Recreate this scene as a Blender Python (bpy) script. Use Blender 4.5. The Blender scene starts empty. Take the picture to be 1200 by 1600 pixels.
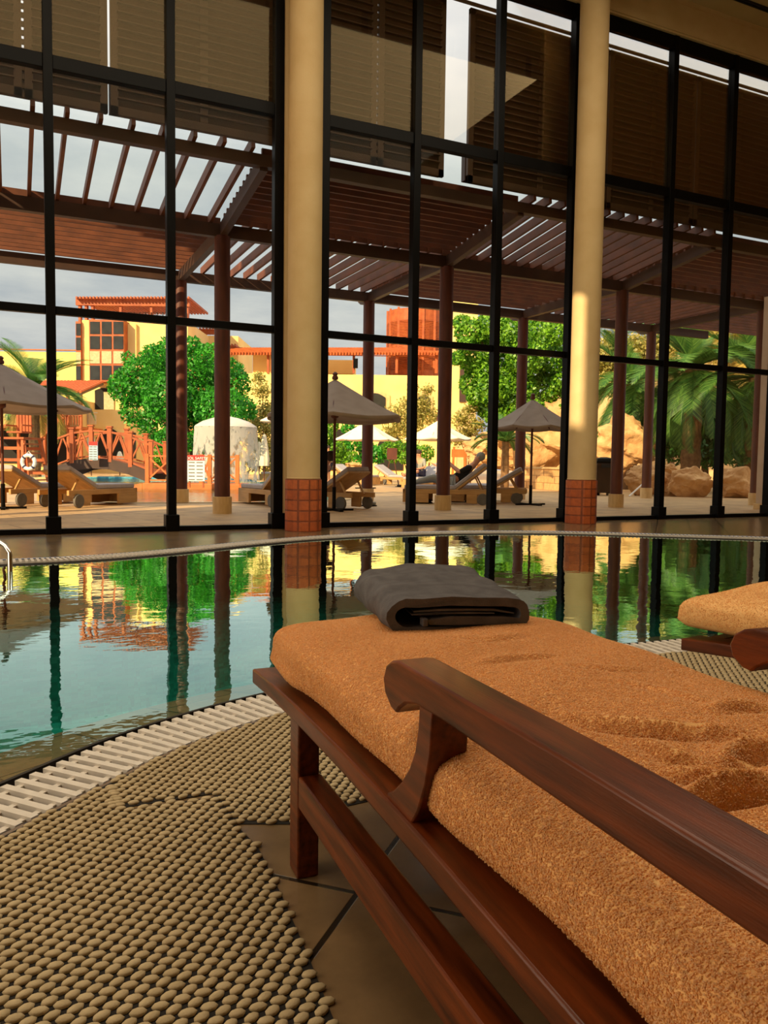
import bpy, bmesh, math, random
import numpy as np
from mathutils import Vector, Matrix, noise

# ------------------------------------------------------------------ camera, sky, sun, fill lights, exposure
C = bpy.context.scene.collection
SC = bpy.context.scene
random.seed(7); RNG = np.random.default_rng(7)
PI = math.pi
CAM_H, FPX, YAW, PITCH, ROLL = 0.85, 1229.0, .4414, .0622, .0130
FW = Vector((math.sin(YAW)*math.cos(PITCH), math.cos(YAW)*math.cos(PITCH), -math.sin(PITCH)))
R0v = Vector((math.cos(YAW), -math.sin(YAW), 0)); U0v = R0v.cross(FW)
RT = math.cos(ROLL)*R0v + math.sin(ROLL)*U0v
UP = -math.sin(ROLL)*R0v + math.cos(ROLL)*U0v
CR = Vector((math.cos(YAW), -math.sin(YAW), 0)); CF = Vector((math.sin(YAW), math.cos(YAW), 0))
cd = bpy.data.cameras.new('camera'); cam = bpy.data.objects.new('camera', cd); C.objects.link(cam)
cam.matrix_world = Matrix(((RT.x, UP.x, -FW.x, 0), (RT.y, UP.y, -FW.y, 0), (RT.z, UP.z, -FW.z, CAM_H), (0, 0, 0, 1)))
cd.sensor_fit = 'VERTICAL'; cd.sensor_height = 36; cd.lens = FPX/1600*36
cd.clip_start = .02; cd.clip_end = 500
SC.camera = cam
SC.view_settings.view_transform = 'Standard'; SC.view_settings.look = 'None'
SC.view_settings.gamma = 1; SC.view_settings.use_curve_mapping = False
SC.view_settings.exposure = 0.15
SC.cycles.transparent_max_bounces = 24; SC.cycles.max_bounces = 8

def s2l(c):
    out = []
    for x in c:
        x /= 255.0
        out.append(x/12.92 if x <= .04045 else ((x+.055)/1.055)**2.4)
    return tuple(out)

SUN_EL = math.radians(28); SUN_AZ = Vector((.842, .539, 0)).normalized()
SUN_DIR = Vector((SUN_AZ.x*math.cos(SUN_EL), SUN_AZ.y*math.cos(SUN_EL), -math.sin(SUN_EL)))
sl = bpy.data.lights.new('sun', 'SUN'); sun = bpy.data.objects.new('sun', sl); C.objects.link(sun)
sun.rotation_euler = SUN_DIR.to_track_quat('-Z', 'Y').to_euler(); sun.location = (-20, -12, 30)
sl.energy = 6.6; sl.color = (1, .80, .50); sl.angle = math.radians(.6)

W = bpy.data.worlds.new('sky'); SC.world = W; W.use_nodes = True
def build_world():
    nt = W.node_tree; nt.nodes.clear(); N = nt.nodes.new; L = nt.links.new
    tc = N('ShaderNodeTexCoord'); sep = N('ShaderNodeSeparateXYZ'); L(tc.outputs['Generated'], sep.inputs[0])
    ramp = N('ShaderNodeValToRGB'); L(sep.outputs['Z'], ramp.inputs[0])
    e = ramp.color_ramp.elements
    e[0].position = 0; e[0].color = (.50, .54, .62, 1)
    e[1].position = .75; e[1].color = (1.25, 1.27, 1.3, 1)
    k = e.new(.12); k.color = (.54, .58, .63, 1)
    k = e.new(.33); k.color = (.54, .61, .65, 1)
    k = e.new(.46); k.color = (1.1, 1.14, 1.16, 1)
    # drifting cloud bands
    add = N('ShaderNodeMath'); add.operation = 'ADD'; add.inputs[1].default_value = .12; L(sep.outputs['Z'], add.inputs[0])
    dx = N('ShaderNodeMath'); dx.operation = 'DIVIDE'; L(sep.outputs['X'], dx.inputs[0]); L(add.outputs[0], dx.inputs[1])
    dy = N('ShaderNodeMath'); dy.operation = 'DIVIDE'; L(sep.outputs['Y'], dy.inputs[0]); L(add.outputs[0], dy.inputs[1])
    cmb = N('ShaderNodeCombineXYZ'); L(dx.outputs[0], cmb.inputs[0]); L(dy.outputs[0], cmb.inputs[1])
    no = N('ShaderNodeTexNoise'); no.inputs['Scale'].default_value = 1.3; no.inputs['Detail'].default_value = 7; no.inputs['Roughness'].default_value = .6
    L(cmb.outputs[0], no.inputs['Vector'])
    r2 = N('ShaderNodeValToRGB'); L(no.outputs['Fac'], r2.inputs[0])
    r2.color_ramp.elements[0].position = .35; r2.color_ramp.elements[0].color = (.80, .84, .92, 1)
    r2.color_ramp.elements[1].position = .68; r2.color_ramp.elements[1].color = (1.25, 1.22, 1.18, 1)
    mx = N('ShaderNodeMix'); mx.data_type = 'RGBA'; mx.blend_type = 'MULTIPLY'; mx.inputs[0].default_value = 1
    L(ramp.outputs[0], mx.inputs[6]); L(r2.outputs[0], mx.inputs[7])
    bg = N('ShaderNodeBackground'); L(mx.outputs[2], bg.inputs[0]); bg.inputs[1].default_value = 1.0
    o = N('ShaderNodeOutputWorld'); L(bg.outputs[0], o.inputs[0])
build_world()

def area_fill(name, loc, sx, sy, power, color, rot=(0, 0, 0)):
    l = bpy.data.lights.new(name, 'AREA'); l.shape = 'RECTANGLE'; l.size = sx; l.size_y = sy
    l.energy = power; l.color = color
    o = bpy.data.objects.new(name, l); C.objects.link(o); o.location = loc; o.rotation_euler = rot
    return o
# added fill, unseen: one broad field of diffuse warm light below the ceiling
area_fill('ceiling_fill', (3.0, 4.3, 7.9), 11.6, 5.5, 490, (1, .86, .63))
# unseen fill added at the left to brighten the lounger's side faces
area_fill('wall_fill', (-3.85, 3.0, 2.4), 3.0, 5.0, 120, (1, .86, .66), (0, -PI/2, 0))

# ------------------------------------------------------------------ helpers
def ray(x, y): return FW + RT*((x-600)/FPX) - UP*((y-800)/FPX)
CAMP = Vector((0, 0, CAM_H))
def G(x, y, z=0.0):
    d = ray(x, y); return CAMP + d*((z-CAM_H)/d.z)
def AY(x, y, Y):
    d = ray(x, y); return CAMP + d*(Y/d.y)
def AD(x, y, D):
    d = ray(x, y); return CAMP + d*(D/d.dot(CF))

class MB:
    def __init__(s): s.v = []; s.f = []
    def add(s, vs, fs):
        b = len(s.v); s.v += [tuple(p) for p in vs]; s.f += [tuple(i+b for i in q) for q in fs]
    def box(s, c, d, rz=0.0, M=None):
        hx, hy, hz = d[0]/2, d[1]/2, d[2]/2; c = Vector(c)
        if M is None: M = Matrix.Rotation(rz, 3, 'Z')
        vs = [c + M @ Vector((x, y, z)) for z in (-hz, hz) for x, y in ((-hx, -hy), (hx, -hy), (hx, hy), (-hx, hy))]
        s.add(vs, [(3, 2, 1, 0), (4, 5, 6, 7), (0, 1, 5, 4), (1, 2, 6, 5), (2, 3, 7, 6), (3, 0, 4, 7)])
        return s
    def bb(s, x0, x1, y0, y1, z0, z1):
        return s.box(((x0+x1)/2, (y0+y1)/2, (z0+z1)/2), (abs(x1-x0), abs(y1-y0), abs(z1-z0)))
    def bar(s, p, q, w, hh, up=(0, 0, 1)):
        p = Vector(p); q = Vector(q); a = (q-p); L = a.length
        if L < 1e-6: return s
        a.normalize(); upv = Vector(up)
        if abs(a.dot(upv)) > .98: upv = Vector((1, 0, 0))
        sd = a.cross(upv).normalized(); u = sd.cross(a)
        M = Matrix((sd, a, u)).transposed()
        return s.box((p+q)/2, (w, L, hh), M=M)
    def tube(s, path, r, n=8, cap=True):
        path = [Vector(p) for p in path]; m = len(path)
        rs = r if isinstance(r, (list, tuple)) else [r]*m
        vs = []; prev = None
        for i, p in enumerate(path):
            t = (path[min(i+1, m-1)] - path[max(i-1, 0)]).normalized()
            if prev is None:
                ref = Vector((0, 0, 1)) if abs(t.z) < .9 else Vector((1, 0, 0)); nn = t.cross(ref).normalized()
            else: nn = (prev - t*prev.dot(t)).normalized()
            prev = nn; b = t.cross(nn)
            for k in range(n):
                a = 2*PI*k/n; vs.append(p + (nn*math.cos(a) + b*math.sin(a))*rs[i])
        fs = [(i*n+k, i*n+(k+1) % n, (i+1)*n+(k+1) % n, (i+1)*n+k) for i in range(m-1) for k in range(n)]
        if cap: fs += [tuple(range(n))[::-1], tuple((m-1)*n+k for k in range(n))]
        s.add(vs, fs); return s
    def lathe(s, prof, c=(0, 0, 0), n=20, phase=0.0):
        vs = []; m = len(prof)
        for r, z in prof:
            for k in range(n):
                a = 2*PI*k/n+phase; vs.append((c[0]+r*math.cos(a), c[1]+r*math.sin(a), c[2]+z))
        fs = [(i*n+k, i*n+(k+1) % n, (i+1)*n+(k+1) % n, (i+1)*n+k) for i in range(m-1) for k in range(n)]
        fs += [tuple(range(n))[::-1], tuple((m-1)*n+k for k in range(n))]
        s.add(vs, fs); return s
    def prism(s, pts, vec):
        pts = [Vector(p) for p in pts]; vec = Vector(vec); n = len(pts)
        s.add(pts + [p+vec for p in pts], [tuple(range(n))[::-1], tuple(range(n, 2*n))] + [(i, (i+1) % n, n+(i+1) % n, n+i) for i in range(n)])
        return s
    def sphere(s, c, r, n=10, m=6, sc=(1, 1, 1)):
        vs = [(c[0], c[1], c[2]-r*sc[2])]
        for i in range(1, m):
            t = PI*i/m-PI/2
            for k in range(n):
                a = 2*PI*k/n; vs.append((c[0]+r*sc[0]*math.cos(t)*math.cos(a), c[1]+r*sc[1]*math.cos(t)*math.sin(a), c[2]+r*sc[2]*math.sin(t)))
        vs.append((c[0], c[1], c[2]+r*sc[2])); last = len(vs)-1
        fs = [(0, 1+(k+1) % n, 1+k) for k in range(n)]
        for i in range(m-2):
            for k in range(n): fs.append((1+i*n+k, 1+i*n+(k+1) % n, 1+(i+1)*n+(k+1) % n, 1+(i+1)*n+k))
        fs += [(1+(m-2)*n+k, 1+(m-2)*n+(k+1) % n, last) for k in range(n)]
        s.add(vs, fs); return s
    def build(s, name, m, parent=None, smooth=0, bevel=0.0, seg=2):
        me = bpy.data.meshes.new(name); me.from_pydata(s.v, [], s.f)
        bm = bmesh.new(); bm.from_mesh(me); bmesh.ops.recalc_face_normals(bm, faces=bm.faces); bm.to_mesh(me); bm.free()
        return link(name, me, m, parent, smooth, bevel, seg)

def link(name, me, m, parent=None, smooth=0, bevel=0.0, seg=2):
    me.name = name; o = bpy.data.objects.new(name, me); C.objects.link(o)
    if m: me.materials.append(m)
    if parent: o.parent = parent
    if smooth:
        me.shade_smooth()
        if smooth < 180: me.set_sharp_from_angle(angle=math.radians(smooth))
    if bevel:
        b = o.modifiers.new('bevel', 'BEVEL'); b.width = bevel; b.segments = seg; b.limit_method = 'ANGLE'; b.angle_limit = math.radians(40)
    return o

def np_mesh(name, V, F):
    """V (n,3) array, F (m,k) array of equal-size faces"""
    me = bpy.data.meshes.new(name); V = np.asarray(V, np.float32); F = np.asarray(F, np.int32)
    me.vertices.add(len(V)); me.vertices.foreach_set('co', V.ravel())
    k = F.shape[1]; me.loops.add(F.size); me.loops.foreach_set('vertex_index', F.ravel())
    me.polygons.add(len(F)); me.polygons.foreach_set('loop_start', np.arange(0, F.size, k, dtype=np.int32))
    me.update(calc_edges=True); me.validate(); return me

def tag(o, label, cat, group=None, kind=None):
    o['label'] = label; o['category'] = cat
    if group: o['group'] = group
    if kind: o['kind'] = kind
    return o
def structure(o, label=None):
    o['kind'] = 'structure'
    if label: o['label'] = label
    return o
def empty(name, loc=(0, 0, 0), rz=0.0):
    o = bpy.data.objects.new(name, None); C.objects.link(o); o.location = loc; o.rotation_euler = (0, 0, rz)
    o.empty_display_size = .1; return o
def copy_tree(o, parent=None):
    kids = list(o.children); c = o.copy(); C.objects.link(c)
    if parent: c.parent = parent
    for k in kids: copy_tree(k, c)
    return c

# ------------------------------------------------------------------ materials
def new_mat(name):
    m = bpy.data.materials.new(name); m.use_nodes = True; nt = m.node_tree; nt.nodes.clear()
    return m, nt, nt.nodes.new, nt.links.new
def ramp_node(N, stops):
    r = N('ShaderNodeValToRGB'); e = r.color_ramp.elements
    while len(e) < len(stops): e.new(.5)
    for i, (p, c) in enumerate(stops): e[i].position = p; e[i].color = (*c, 1)
    return r
def plain(name, c1, c2=None, scale=8, rough=.6, bump=0, bscale=None, metal=0, stretch=(1, 1, 1), coat=0, spec=.5, detail=5, lo=.35, hi=.65, bdist=.01):
    m, nt, N, L = new_mat(name); c1 = s2l(c1); c2 = s2l(c2) if c2 else c1
    p = N('ShaderNodeBsdfPrincipled'); o = N('ShaderNodeOutputMaterial'); L(p.outputs[0], o.inputs[0])
    tc = N('ShaderNodeTexCoord'); mp = N('ShaderNodeMapping'); mp.inputs['Scale'].default_value = stretch; L(tc.outputs['Object'], mp.inputs[0])
    no = N('ShaderNodeTexNoise'); no.inputs['Scale'].default_value = scale; no.inputs['Detail'].default_value = detail; L(mp.outputs[0], no.inputs['Vector'])
    r = ramp_node(N, [(lo, c1), (hi, c2)]); L(no.outputs['Fac'], r.inputs[0]); L(r.outputs[0], p.inputs['Base Color'])
    p.inputs['Roughness'].default_value = rough; p.inputs['Metallic'].default_value = metal
    p.inputs['Specular IOR Level'].default_value = spec
    if coat: p.inputs['Coat Weight'].default_value = coat; p.inputs['Coat Roughness'].default_value = .15
    if bump:
        n2 = N('ShaderNodeTexNoise'); n2.inputs['Scale'].default_value = bscale or scale*3; n2.inputs['Detail'].default_value = 4; L(mp.outputs[0], n2.inputs['Vector'])
        b = N('ShaderNodeBump'); b.inputs['Strength'].default_value = bump; b.inputs['Distance'].default_value = bdist
        L(n2.outputs['Fac'], b.inputs['Height']); L(b.outputs[0], p.inputs['Normal'])
    return m
def leafy(name, c1, c2, trans=.35):
    m, nt, N, L = new_mat(name); c1 = s2l(c1); c2 = s2l(c2)
    o = N('ShaderNodeOutputMaterial'); d = N('ShaderNodeBsdfDiffuse'); t = N('ShaderNodeBsdfTranslucent'); g = N('ShaderNodeBsdfGlossy')
    g.inputs['Roughness'].default_value = .45; g.inputs['Color'].default_value = (.6, .6, .6, 1)
    ge = N('ShaderNodeNewGeometry')
    r = ramp_node(N, [(0, c1), (1, c2)]); L(ge.outputs['Random Per Island'], r.inputs[0])
    L(r.outputs[0], d.inputs[0]); L(r.outputs[0], t.inputs[0])
    mx = N('ShaderNodeMixShader'); mx.inputs[0].default_value = trans; L(d.outputs[0], mx.inputs[1]); L(t.outputs[0], mx.inputs[2])
    m2 = N('ShaderNodeMixShader'); m2.inputs[0].default_value = .05; L(mx.outputs[0], m2.inputs[1]); L(g.outputs[0], m2.inputs[2])
    L(m2.outputs[0], o.inputs[0]); return m
def tiles(name, size, c1, c2, mortar, rot=0.0, org=(0, 0, 0), msize=.012, rough=.35, bump=.3, offset=0.0, h=None, noise=6, plane='XY'):
    m, nt, N, L = new_mat(name); c1 = s2l(c1); c2 = s2l(c2); mo = s2l(mortar)
    p = N('ShaderNodeBsdfPrincipled'); o = N('ShaderNodeOutputMaterial'); L(p.outputs[0], o.inputs[0])
    tc = N('ShaderNodeTexCoord'); mp = N('ShaderNodeMapping'); mp.vector_type = 'TEXTURE'
    mp.inputs['Location'].default_value = org; mp.inputs['Rotation'].default_value = (0, 0, rot) if plane == 'XY' else (PI/2, 0, rot)
    L(tc.outputs['Object'], mp.inputs[0])
    br = N('ShaderNodeTexBrick'); L(mp.outputs[0], br.inputs['Vector']); br.offset = offset; br.squash = 1
    br.inputs['Scale'].default_value = 1; br.inputs['Brick Width'].default_value = size; br.inputs['Row Height'].default_value = h or size
    br.inputs['Mortar Size'].default_value = msize; br.inputs['Mortar Smooth'].default_value = .3
    br.inputs['Color1'].default_value = (*c1, 1); br.inputs['Color2'].default_value = (*c2, 1); br.inputs['Mortar'].default_value = (*mo, 1)
    no = N('ShaderNodeTexNoise'); no.inputs['Scale'].default_value = noise; no.inputs['Detail'].default_value = 8; no.inputs['Roughness'].default_value = .65; L(tc.outputs['Object'], no.inputs['Vector'])
    r = ramp_node(N, [(.3, (.62, .62, .62)), (.7, (1.2, 1.18, 1.12))]); L(no.outputs['Fac'], r.inputs[0])
    mx = N('ShaderNodeMix'); mx.data_type = 'RGBA'; mx.blend_type = 'MULTIPLY'; mx.inputs[0].default_value = .8
    L(br.outputs['Color'], mx.inputs[6]); L(r.outputs[0], mx.inputs[7]); L(mx.outputs[2], p.inputs['Base Color'])
    p.inputs['Roughness'].default_value = rough
    b = N('ShaderNodeBump'); b.inputs['Strength'].default_value = bump; b.inputs['Distance'].default_value = .004; b.invert = True
    L(br.outputs['Fac'], b.inputs['Height']); L(b.outputs[0], p.inputs['Normal'])
    return m
def mosaic(name, cols, size=.025):
    m, nt, N, L = new_mat(name)
    p = N('ShaderNodeBsdfPrincipled'); o = N('ShaderNodeOutputMaterial'); L(p.outputs[0], o.inputs[0])
    tc = N('ShaderNodeTexCoord'); sn = N('ShaderNodeVectorMath'); sn.operation = 'SNAP'; sn.inputs[1].default_value = (size*2, size, size); L(tc.outputs['Object'], sn.inputs[0])
    wn = N('ShaderNodeTexWhiteNoise'); wn.noise_dimensions = '3D'; L(sn.outputs[0], wn.inputs[0])
    r = ramp_node(N, [(i/(len(cols)-1), s2l(c)) for i, c in enumerate(cols)]); L(wn.outputs[0], r.inputs[0])
    L(r.outputs[0], p.inputs['Base Color']); p.inputs['Roughness'].default_value = .4
    return m
def water(name, tint, bumps, ior=1.33, gain=1.0):
    m, nt, N, L = new_mat(name)
    o = N('ShaderNodeOutputMaterial'); t = N('ShaderNodeBsdfTransparent'); t.inputs[0].default_value = (*tint, 1)
    g = N('ShaderNodeBsdfGlossy'); g.inputs['Roughness'].default_value = .0; g.inputs['Color'].default_value = (.80, 1, .94, 1)
    tc = N('ShaderNodeTexCoord'); prev = None
    for sc, st, strength in bumps:
        mp = N('ShaderNodeMapping'); mp.inputs['Scale'].default_value = st; mp.inputs['Rotation'].default_value = (0, 0, .44); L(tc.outputs['Object'], mp.inputs[0])
        no = N('ShaderNodeTexNoise'); no.inputs['Scale'].default_value = sc; no.inputs['Detail'].default_value = 2; L(mp.outputs[0], no.inputs['Vector'])
        b = N('ShaderNodeBump'); b.inputs['Strength'].default_value = 1; b.inputs['Distance'].default_value = strength; L(no.outputs['Fac'], b.inputs['Height'])
        if prev: L(prev.outputs[0], b.inputs['Normal'])
        prev = b
    fr = N('ShaderNodeFresnel'); fr.inputs['IOR'].default_value = ior
    if prev: L(prev.outputs[0], g.inputs['Normal']); L(prev.outputs[0], fr.inputs['Normal'])
    mu = N('ShaderNodeMath'); mu.operation = 'MULTIPLY'; mu.inputs[1].default_value = gain; mu.use_clamp = True; L(fr.outputs[0], mu.inputs[0])
    mx = N('ShaderNodeMixShader'); L(mu.outputs[0], mx.inputs[0]); L(t.outputs[0], mx.inputs[1]); L(g.outputs[0], mx.inputs[2]); L(mx.outputs[0], o.inputs[0])
    return m
def glass(name, tint, base, gain, refl=(1, 1, 1)):
    m, nt, N, L = new_mat(name)
    o = N('ShaderNodeOutputMaterial'); t = N('ShaderNodeBsdfTransparent'); t.inputs[0].default_value = (*tint, 1)
    g = N('ShaderNodeBsdfGlossy'); g.inputs['Roughness'].default_value = .0; g.inputs['Color'].default_value = (*refl, 1)
    fr = N('ShaderNodeFresnel'); fr.inputs['IOR'].default_value = 1.45
    mu = N('ShaderNodeMath'); mu.operation = 'MULTIPLY_ADD'; mu.inputs[1].default_value = gain; mu.inputs[2].default_value = base; mu.use_clamp = True; L(fr.outputs[0], mu.inputs[0])
    mx = N('ShaderNodeMixShader'); L(mu.outputs[0], mx.inputs[0]); L(t.outputs[0], mx.inputs[1]); L(g.outputs[0], mx.inputs[2]); L(mx.outputs[0], o.inputs[0])
    return m

MT = {}
MT['plaster'] = plain('cream plaster', (206, 172, 118), (214, 182, 130), 3, .75, .15, 40)
MT['ceil'] = plain('ceiling paint', (196, 165, 110), (202, 172, 118), 2, .8)
MT['terracotta'] = tiles('terracotta tile', .13, (176, 84, 36), (196, 100, 48), (134, 64, 30), rough=.6, bump=.6, h=.128, plane='XZ', noise=14)
MT['floor'] = tiles('brown stone tile', .44, (122, 99, 71), (134, 109, 79), (38, 30, 22), rot=PI/4, org=(.605, 1.38, 0), msize=.007, rough=.2, noise=5)
MT['pave'] = tiles('terrace paving', .9, (194, 158, 114), (206, 170, 124), (144, 114, 80), rot=.25, msize=.012, rough=.6, noise=2, h=.6, offset=.5)
MT['black'] = plain('black metal', (6, 5, 4), (10, 8, 7), 6, .4, spec=.12)
MT['black2'] = plain('bronze aluminium', (58, 42, 30), (70, 50, 36), 4, .35, metal=.4)
MT['wood'] = plain('dark stained teak', (60, 21, 5), (120, 52, 13), 9, .34, .06, 60, stretch=(7, .55, 7), coat=.1, spec=.35, lo=.3, hi=.72)
MT['perg'] = plain('reddish brown timber', (78, 34, 20), (100, 47, 28), 5, .55, .1, 30, stretch=(3, 3, .5))
MT['pergslat'] = plain('brown timber slat', (92, 50, 30), (118, 66, 40), 3, .6)
MT['beam'] = plain('dark brown timber beam', (62, 40, 30), (76, 50, 36), 3, .55)
MT['shutter'] = plain('dark brown louvre', (78, 58, 42), (90, 68, 50), 4, .6)
MT['teak'] = plain('weathered teak', (176, 132, 76), (198, 152, 92), 6, .55, stretch=(2, .4, 2))
MT['towel'] = plain('orange terry cloth', (234, 180, 116), (244, 194, 130), 30, .95, .25, 260, spec=.15, bdist=.004)
MT['pile'] = leafy('orange terry loops', (238, 186, 124), (250, 210, 150), .5)
MT['grey'] = plain('charcoal terry cloth', (84, 81, 83), (98, 95, 97), 30, .95, .4, 300, spec=.15, bdist=.003)
MT['mat'] = plain('beige vinyl', (172, 152, 114), (188, 168, 130), 40, .75, .4, 400, bdist=.002)
MT['under'] = plain('dark mat backing', (24, 18, 14), None, 8, .9)  # near-black colour stands for shade below the open weave
MT['white'] = plain('white plastic', (214, 206, 194), (226, 218, 206), 20, .5)
MT['lip'] = tiles('beige ceramic overflow tile', .33, (172, 142, 104), (182, 152, 112), (120, 96, 68), rot=.3, msize=.006, rough=.25)
MT['chrome'] = plain('polished steel', (225, 225, 225), None, 3, .1, metal=1)
MT['mosaic'] = mosaic('teal pool mosaic', [(0, 136, 120), (6, 164, 146), (24, 180, 162), (4, 150, 134), (60, 196, 180)])
MT['mosaic2'] = mosaic('blue pool mosaic', [(60, 140, 170), (80, 160, 186), (110, 184, 200)], .05)
MT['poolwater'] = water('indoor pool water', (.90, 1, .98), [(1.6, (1, 1, 1), .0035), (9, (1, 1.6, 1), .0005)], gain=2.8)
MT['poolwater2'] = water('outdoor pool water', (.55, .85, .95), [(3, (1, 1, 1), .03), (14, (1, 1, 1), .006)])
MT['glass'] = glass('clear window glass', (.96, .94, .88), .0, .07)
MT['glassfilm'] = glass('filmed upper window glass', (.92, .88, .82), .006, .30, (1, .82, .52))
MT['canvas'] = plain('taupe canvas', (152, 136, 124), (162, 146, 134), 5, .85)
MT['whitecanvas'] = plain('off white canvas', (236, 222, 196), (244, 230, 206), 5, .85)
MT['cushion'] = plain('grey cushion fabric', (168, 159, 160), (178, 169, 170), 12, .9)
MT['rubber'] = plain('grey wheel', (92, 88, 82), (104, 98, 92), 12, .7)
MT['stone'] = plain('cut sandstone', (206, 170, 116), (222, 188, 134), 6, .8, .3, 30, stretch=(3, 3, .7))
MT['rock'] = plain('tan sandstone rock', (196, 146, 94), (226, 180, 124), 2.2, .9, .9, 7, bdist=.05)
MT['wallyellow'] = plain('yellow render', (242, 204, 128), (248, 214, 142), .8, .85, .1, 20)
MT['wallgreen'] = plain('pale lime render', (244, 204, 112), (226, 226, 128), .12, .85)
MT['red'] = plain('red brown painted timber', (156, 74, 30), (182, 94, 42), 3, .6)
MT['orange'] = plain('orange timber', (198, 98, 38), (212, 114, 50), 3, .55)
MT['darkpane'] = plain('dark window pane', (46, 46, 44), (56, 58, 56), 2, .15)
MT['curtain'] = plain('pale curtain', (190, 172, 128), (206, 190, 150), 8, .8)
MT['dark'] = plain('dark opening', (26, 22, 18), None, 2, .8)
MT['leaf'] = leafy('bright green leaf', (24, 104, 24), (84, 188, 48))
MT['leafy2'] = leafy('ivy leaf', (36, 104, 18), (150, 204, 52))
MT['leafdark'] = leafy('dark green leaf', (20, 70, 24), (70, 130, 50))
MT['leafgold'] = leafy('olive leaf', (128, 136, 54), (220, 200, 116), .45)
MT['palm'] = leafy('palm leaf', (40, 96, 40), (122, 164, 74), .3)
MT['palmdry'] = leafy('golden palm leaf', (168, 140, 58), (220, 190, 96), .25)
MT['bark'] = plain('bark', (112, 80, 50), (140, 104, 66), 10, .9, .5, 30)
MT['skin'] = plain('skin', (206, 146, 112), (214, 156, 122), 6, .6)
MT['hair'] = plain('dark hair', (52, 36, 26), None, 5, .8)
MT['limeshirt'] = plain('lime green cloth', (90, 224, 92), None, 5, .8)
MT['navy'] = plain('navy cloth', (44, 48, 84), None, 5, .8)
MT['blueshirt'] = plain('slate blue cloth', (62, 78, 96), None, 5, .8)
MT['palegrey'] = plain('pale grey cloth', (150, 150, 142), None, 8, .85)
MT['blackcloth'] = plain('black cloth', (26, 24, 24), None, 5, .85)
MT['redcap'] = plain('crimson cloth', (176, 24, 60), None, 5, .8)
MT['signwhite'] = plain('white sign board', (236, 232, 224), None, 3, .5)
MT['signred'] = plain('red sign header', (196, 40, 30), None, 3, .5)
MT['signblue'] = plain('pale blue sign board', (176, 204, 220), None, 3, .5)
MT['ink'] = plain('grey lettering', (120, 116, 112), None, 3, .6)
MT['dome'] = plain('pale grey painted dome', (196, 188, 178), (206, 198, 188), 2, .6)
MT['rooftile'] = plain('terracotta roof tile', (196, 92, 46), (214, 112, 60), 8, .8)
def curtain_water():
    m, nt, N, L = new_mat('falling water')
    o = N('ShaderNodeOutputMaterial'); d = N('ShaderNodeBsdfDiffuse'); d.inputs[0].default_value = (.82, .80, .74, 1)
    tl = N('ShaderNodeBsdfTranslucent'); tl.inputs[0].default_value = (.82, .80, .74, 1); t = N('ShaderNodeBsdfTransparent')
    tc = N('ShaderNodeTexCoord'); mp = N('ShaderNodeMapping'); mp.inputs['Scale'].default_value = (1, 1, .55); L(tc.outputs['Object'], mp.inputs[0])
    no = N('ShaderNodeTexNoise'); no.inputs['Scale'].default_value = 5; no.inputs['Detail'].default_value = 4; L(mp.outputs[0], no.inputs['Vector'])
    sp = N('ShaderNodeSeparateXYZ'); L(tc.outputs['Object'], sp.inputs[0])
    ma = N('ShaderNodeMath'); ma.operation = 'MULTIPLY_ADD'; ma.inputs[1].default_value = .12; L(sp.outputs['Z'], ma.inputs[0]); L(no.outputs['Fac'], ma.inputs[2])
    r = N('ShaderNodeMapRange'); L(ma.outputs[0], r.inputs[0]); r.inputs[1].default_value = .55; r.inputs[2].default_value = .66; r.inputs[3].default_value = .06; r.inputs[4].default_value = .84
    m1 = N('ShaderNodeMixShader'); m1.inputs[0].default_value = .45; L(d.outputs[0], m1.inputs[1]); L(tl.outputs[0], m1.inputs[2])
    mx = N('ShaderNodeMixShader'); L(r.outputs[0], mx.inputs[0]); L(t.outputs[0], mx.inputs[1]); L(m1.outputs[0], mx.inputs[2]); L(mx.outputs[0], o.inputs[0])
    return m
MT['fall'] = curtain_water()

# ------------------------------------------------------------------ the hall
D = 9.63
def catmull(P, per=8):
    n = len(P); out = []
    for i in range(n):
        p0, p1, p2, p3 = [Vector((*P[(i+k) % n], 0)) for k in (-1, 0, 1, 2)]
        for j in range(per):
            t = j/per
            out.append(.5*((2*p1)+(p2-p0)*t+(2*p0-5*p1+4*p2-p3)*t*t+(3*p1-p0-3*p2+p3)*t**3))
    return out
def resample(P, step):
    n = len(P); out = []; acc = 0.0
    for i in range(n):
        a, b = P[i], P[(i+1) % n]; L = (b-a).length
        while acc < L: out.append(a.lerp(b, acc/L)); acc += step
        acc -= L
    return out
def offset(P, d):
    n = len(P); out = []
    for i in range(n):
        t = (P[(i+1) % n]-P[i-1]).normalized(); out.append(P[i] + Vector((t.y, -t.x, 0))*d)   # CCW: positive = outward
    return out
def fill(outer, holes, z, name, m, parent=None, flip=False, thick=0.0):
    bm = bmesh.new(); es = []
    for loop in [outer]+holes:
        vs = [bm.verts.new((p[0], p[1], z)) for p in loop]
        es += [bm.edges.new((vs[i], vs[(i+1) % len(vs)])) for i in range(len(vs))]
    bmesh.ops.triangle_fill(bm, use_beauty=True, use_dissolve=False, edges=es, normal=(0, 0, 1))
    for f in bm.faces:
        if (f.normal.z < 0) != flip: f.normal_flip()
    if thick:
        r = bmesh.ops.extrude_face_region(bm, geom=list(bm.faces)); vs = [g for g in r['geom'] if isinstance(g, bmesh.types.BMVert)]
        bmesh.ops.translate(bm, verts=vs, vec=(0, 0, thick)); bmesh.ops.recalc_face_normals(bm, faces=bm.faces)
    me = bpy.data.meshes.new(name); bm.to_mesh(me); bm.free(); return link(name, me, m, parent)
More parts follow.
